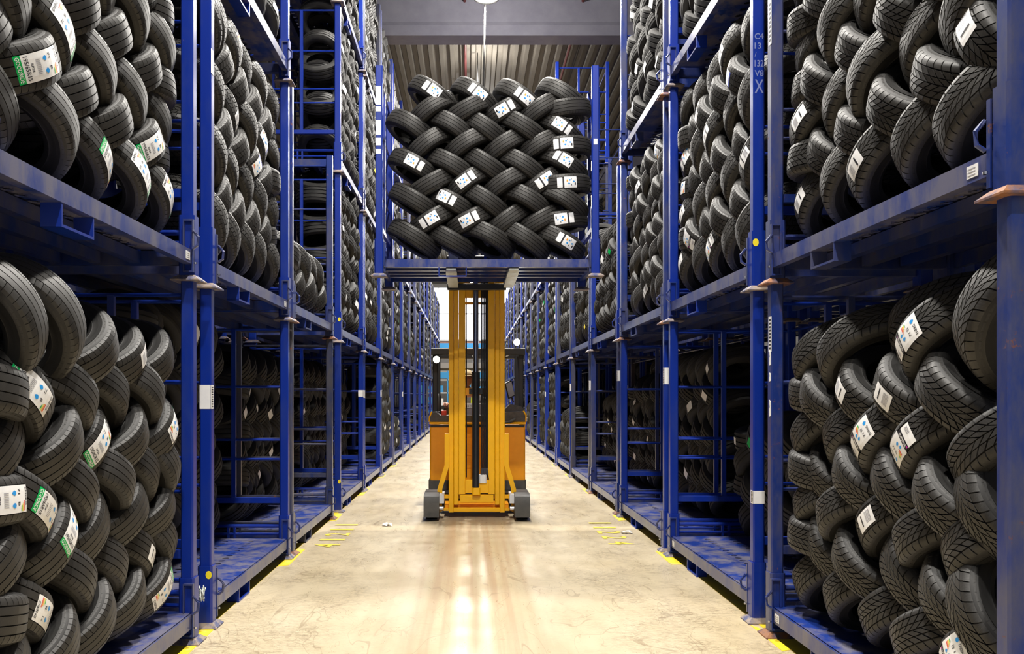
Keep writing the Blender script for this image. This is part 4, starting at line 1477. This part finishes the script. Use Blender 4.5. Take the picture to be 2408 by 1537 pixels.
# ------------------------------------------------------------------ driver
def skin_mesh(name, pts, edges, root=0, levels=2):
    me = bpy.data.meshes.new(name)
    me.from_pydata([p[:3] for p in pts], edges, [])
    o = bpy.data.objects.new(name, me)
    COL.objects.link(o)
    md = o.modifiers.new('skin', 'SKIN')
    md.use_smooth_shade = True
    for i, p in enumerate(pts):
        sv = me.skin_vertices[0].data[i]
        sv.radius = (p[3], p[4] if len(p) > 4 else p[3])
        sv.use_root = (i == root)
    ss = o.modifiers.new('sub', 'SUBSURF')
    ss.levels = levels; ss.render_levels = levels
    dg = bpy.context.evaluated_depsgraph_get()
    m2 = bpy.data.meshes.new_from_object(o.evaluated_get(dg))
    v = [tuple(q.co) for q in m2.vertices]; f = [tuple(q.vertices) for q in m2.polygons]
    bpy.data.objects.remove(o); bpy.data.meshes.remove(me); bpy.data.meshes.remove(m2)
    return v, f


# origin under the seat; the driver faces the camera (-y)
pts = [(0, 0.02, 0.86, 0.15, 0.12), (0, 0.0, 1.03, 0.14, 0.11), (0, -0.05, 1.24, 0.17, 0.115), (0, -0.08, 1.41, 0.12, 0.09), (0, -0.12, 1.50, 0.055), (0, -0.14, 1.57, 0.052)]
edges = [(0, 1), (1, 2), (2, 3), (3, 4), (4, 5)]


def chain(start, lst):
    prev = start
    ids = []
    for p in lst:
        pts.append(p); edges.append((prev, len(pts) - 1)); prev = len(pts) - 1
        ids.append(prev)
    return ids


arms = []
for sx, hand in ((-1, (-0.30, -0.47, 1.31)), (1, (0.36, -0.47, 1.36))):
    ids = chain(3, [(sx * 0.17, -0.07, 1.39, 0.062), (sx * 0.26, -0.06, 1.18, 0.048), (sx * 0.28, -0.26, 1.14, 0.040), (hand[0], hand[1] + 0.08, hand[2], 0.027), (hand[0], hand[1], hand[2] + 0.005, 0.036, 0.018)])
    arms.append(ids)
    for k, ln in enumerate((0.075, 0.085, 0.08, 0.065)):
        fx = hand[0] + (k - 1.5) * 0.019
        chain(ids[-1], [(fx, hand[1] - 0.035, hand[2] + 0.008, 0.0095), (fx, hand[1] - 0.035 - ln * 0.5, hand[2] - 0.002, 0.0085), (fx, hand[1] - 0.035 - ln * 0.75, hand[2] - ln * 0.4, 0.008)])
    chain(ids[-2], [(hand[0] - sx * 0.038, hand[1] + 0.035, hand[2] - 0.005, 0.011), (hand[0] - sx * 0.052, hand[1] - 0.015, hand[2] - 0.012, 0.009)])
for sx in (-1, 1):
    chain(0, [(sx * 0.10, -0.02, 0.84, 0.09), (sx * 0.13, -0.36, 0.85, 0.065), (sx * 0.13, -0.36, 0.60, 0.052), (sx * 0.13, -0.32, 0.42, 0.04), (sx * 0.14, -0.43, 0.385, 0.035, 0.025)])
bv, bf = skin_mesh('body', pts, edges, 0, 2)
pb_ = MB().add(bv, bf, 0, True)
# sculpted head
HC = Vector((0, -0.17, 1.665))
hv, hf = [], []
nu, nv_ = 32, 24
for j in range(nv_ + 1):
    ph = PI * j / nv_
    for i in range(nu):
        th_ = 2 * PI * i / nu
        d = Vector((math.sin(ph) * math.sin(th_), -math.sin(ph) * math.cos(th_), math.cos(ph)))
        x, y, z = d.x * 0.076, d.y * 0.096, d.z * 0.118
        front = max(0.0, -d.y)
        if z < -0.02:                                    # jaw narrows, chin forward
            k = (-z - 0.02) / 0.1
            x *= 1 - 0.30 * k; y *= 1 - 0.12 * k
            y -= 0.012 * k * front
        y -= 0.030 * front ** 2 * math.exp(-((x / 0.014) ** 2) - ((z + 0.012) / 0.022) ** 2)      # nose
        y -= 0.012 * front ** 2 * math.exp(-((x / 0.011) ** 2) - ((z - 0.012) / 0.020) ** 2)
        for ex in (-0.031, 0.031):
            y += 0.012 * front * math.exp(-(((x - ex) / 0.016) ** 2) - ((z - 0.012) / 0.011) ** 2)   # eye sockets
        y -= 0.006 * front * math.exp(-((z - 0.034) / 0.010) ** 2) * math.exp(-(x / 0.05) ** 2)      # brow
        y -= 0.006 * front * math.exp(-((x / 0.024) ** 2) - ((z + 0.050) / 0.008) ** 2)              # lips
        y += 0.005 * front * math.exp(-((x / 0.022) ** 2) - ((z + 0.051) / 0.0025) ** 2)
        hv.append((HC.x + x, HC.y + y, HC.z + z))
for j in range(nv_):
    for i in range(nu):
        k = (i + 1) % nu
        hf.append((j * nu + i, (j + 1) * nu + i, (j + 1) * nu + k, j * nu + k))
pb_.add(hv, hf, 0, True)
for sx in (-1, 1):
    ear = [(HC.x + sx * (0.074 + 0.012 * math.sin(PI * k / 6)), HC.y + 0.012 + 0.016 * math.cos(PI * k / 6) - 0.006, HC.z + 0.03 - 0.062 * k / 6) for k in range(7)]
    pb_.tube(ear, 0.009, 6)
drv = pb_.build('person', M['skin'])
drv.location = (-0.035, 10.35 + bz + 0.93, 0.09)
tag(drv, 'driver in grey jacket, hi-vis vest, cap and glasses behind the mast', 'person')
for sx in (-1, 1):
    e = MB().lathe([(0.0, -0.011), (0.006, -0.009), (0.0105, -0.003), (0.0105, 0.003), (0.006, 0.009), (0.0, 0.011)], 12, c=(0, 0, 0)).build('eye', M['white_ink'], drv)
    e.location = (HC.x + sx * 0.031, HC.y - 0.074, HC.z + 0.012)
    MB().lathe([(0.0, 0.0), (0.0048, 0.0), (0.0048, 0.002), (0, 0.002)], 10).build('iris', M['hair'], e, None, Matrix.Translation((0, -0.0095, 0)) @ Matrix.Rotation(PI / 2, 4, 'X'))
cp = MB()
cap_rings = []
for k in range(7):
    t = k / 6 * PI / 2
    cap_rings.append([(HC.x + 0.084 * math.cos(t) * math.cos(a), HC.y + 0.006 + 0.103 * math.cos(t) * math.sin(a), HC.z + 0.045 + 0.085 * math.sin(t)) for a in [2 * PI * i / 24 for i in range(24)]])
cp.loft(cap_rings, 0, True)
br = [(HC.x + 0.078 * math.sin(a), HC.y - 0.092 * math.cos(a) - 0.0, HC.z + 0.048) for a in [-1.1 + 2.2 * i / 10 for i in range(11)]]
bo = [(HC.x + 0.080 * math.sin(a), HC.y - 0.155 * math.cos(a) + 0.0, HC.z + 0.038) for a in [-1.1 + 2.2 * i / 10 for i in range(11)]]
cp.add(br + bo + [(p[0], p[1], p[2] - 0.006) for p in br + bo], [(i, i + 1, 12 + i, 11 + i) for i in range(10)] + [(22 + i, 33 + i, 34 + i, 23 + i) for i in range(10)] + [(11 + i, 12 + i, 34 + i, 33 + i) for i in range(10)])
cp.build('cap', M['cap'], drv)
hr = MB()
hr.loft([[(HC.x + r * 0.081 * math.sin(a), HC.y + 0.008 - 0.098 * r * math.cos(a), HC.z + z) for a in [1.35 + (2 * PI - 2.7) * i / 16 for i in range(17)]] for z, r in ((0.06, 1.0), (0.02, 1.01), (-0.03, 0.98), (-0.055, 0.93))], 0, True, closed=False, caps=False)
hr.build('hair', M['hair'], drv)
gl = MB()
for sx in (-1, 1):
    c = Vector((HC.x + sx * 0.031, HC.y - 0.098, HC.z + 0.012))
    gl.tube([(c.x + 0.021 * math.cos(2 * PI * k / 14), c.y, c.z + 0.015 * math.sin(2 * PI * k / 14)) for k in range(15)], 0.0016, 5)
    gl.tube([(c.x + sx * 0.021, c.y, c.z + 0.004), (HC.x + sx * 0.078, HC.y + 0.01, HC.z + 0.014)], 0.0014, 5)
gl.tube([(HC.x - 0.011, HC.y - 0.1, HC.z + 0.014), (HC.x, HC.y - 0.106, HC.z + 0.016), (HC.x + 0.011, HC.y - 0.1, HC.z + 0.014)], 0.0014, 5)
gl.build('glasses', M['black_ink'], drv)
# jacket and trousers grown over the same skeleton
jp = [(0, 0.02, 0.90, 0.175, 0.145), (0, 0.0, 1.03, 0.165, 0.135), (0, -0.05, 1.24, 0.195, 0.14), (0, -0.08, 1.415, 0.14, 0.105), (0, -0.115, 1.485, 0.075, 0.075)]
je = [(0, 1), (1, 2), (2, 3), (3, 4)]
for ids in arms:
    prev = 3
    for q, rr in zip(ids[:4], (0.078, 0.064, 0.054, 0.040)):
        p = pts[q]
        if q == ids[3]:
            p2 = pts[ids[2]]
            p = tuple(p2[i] + (p[i] - p2[i]) * 0.86 for i in range(3))
        jp.append((p[0], p[1], p[2], rr)); je.append((prev, len(jp) - 1)); prev = len(jp) - 1
v, f = skin_mesh('jacket', jp, je, 0, 2)
MB().add(v, f, 0, True).build('jacket', M['jacket'], drv)
tpz = [(0, 0.02, 0.88, 0.165, 0.135)]
te = []
for sx in (-1, 1):
    prev = 0
    for p in ((sx * 0.10, -0.02, 0.84, 0.10), (sx * 0.13, -0.36, 0.85, 0.08), (sx * 0.13, -0.36, 0.60, 0.068), (sx * 0.13, -0.325, 0.46, 0.06)):
        tpz.append(p); te.append((prev, len(tpz) - 1)); prev = len(tpz) - 1
v, f = skin_mesh('trousers', tpz, te, 0, 2)
MB().add(v, f, 0, True).build('trousers', M['navy_ink'], drv)
for sx in (-1, 1):
    MB().cbox(-0.05 + sx * 0.14, 0.05 + sx * 0.14, -0.50, -0.27, 0.36, 0.43, 0.02).build('shoe', M['truck_black'], drv)
    vs = MB()
    rings = []
    for (x, y, z) in ((0.10, 0.055, 1.47), (0.105, -0.10, 1.50), (0.085, -0.175, 1.38), (0.075, -0.205, 1.22), (0.07, -0.165, 1.0), (0.07, -0.14, 0.90)):
        rings.append([(sx * (x - 0.035), y - 0.004, z), (sx * (x + 0.035), y + 0.006, z), (sx * (x + 0.035), y + 0.016, z), (sx * (x - 0.035), y + 0.006, z)])
    vs.loft(rings, 0, True)
    vs.build('vest_band', M['hivis'], drv)
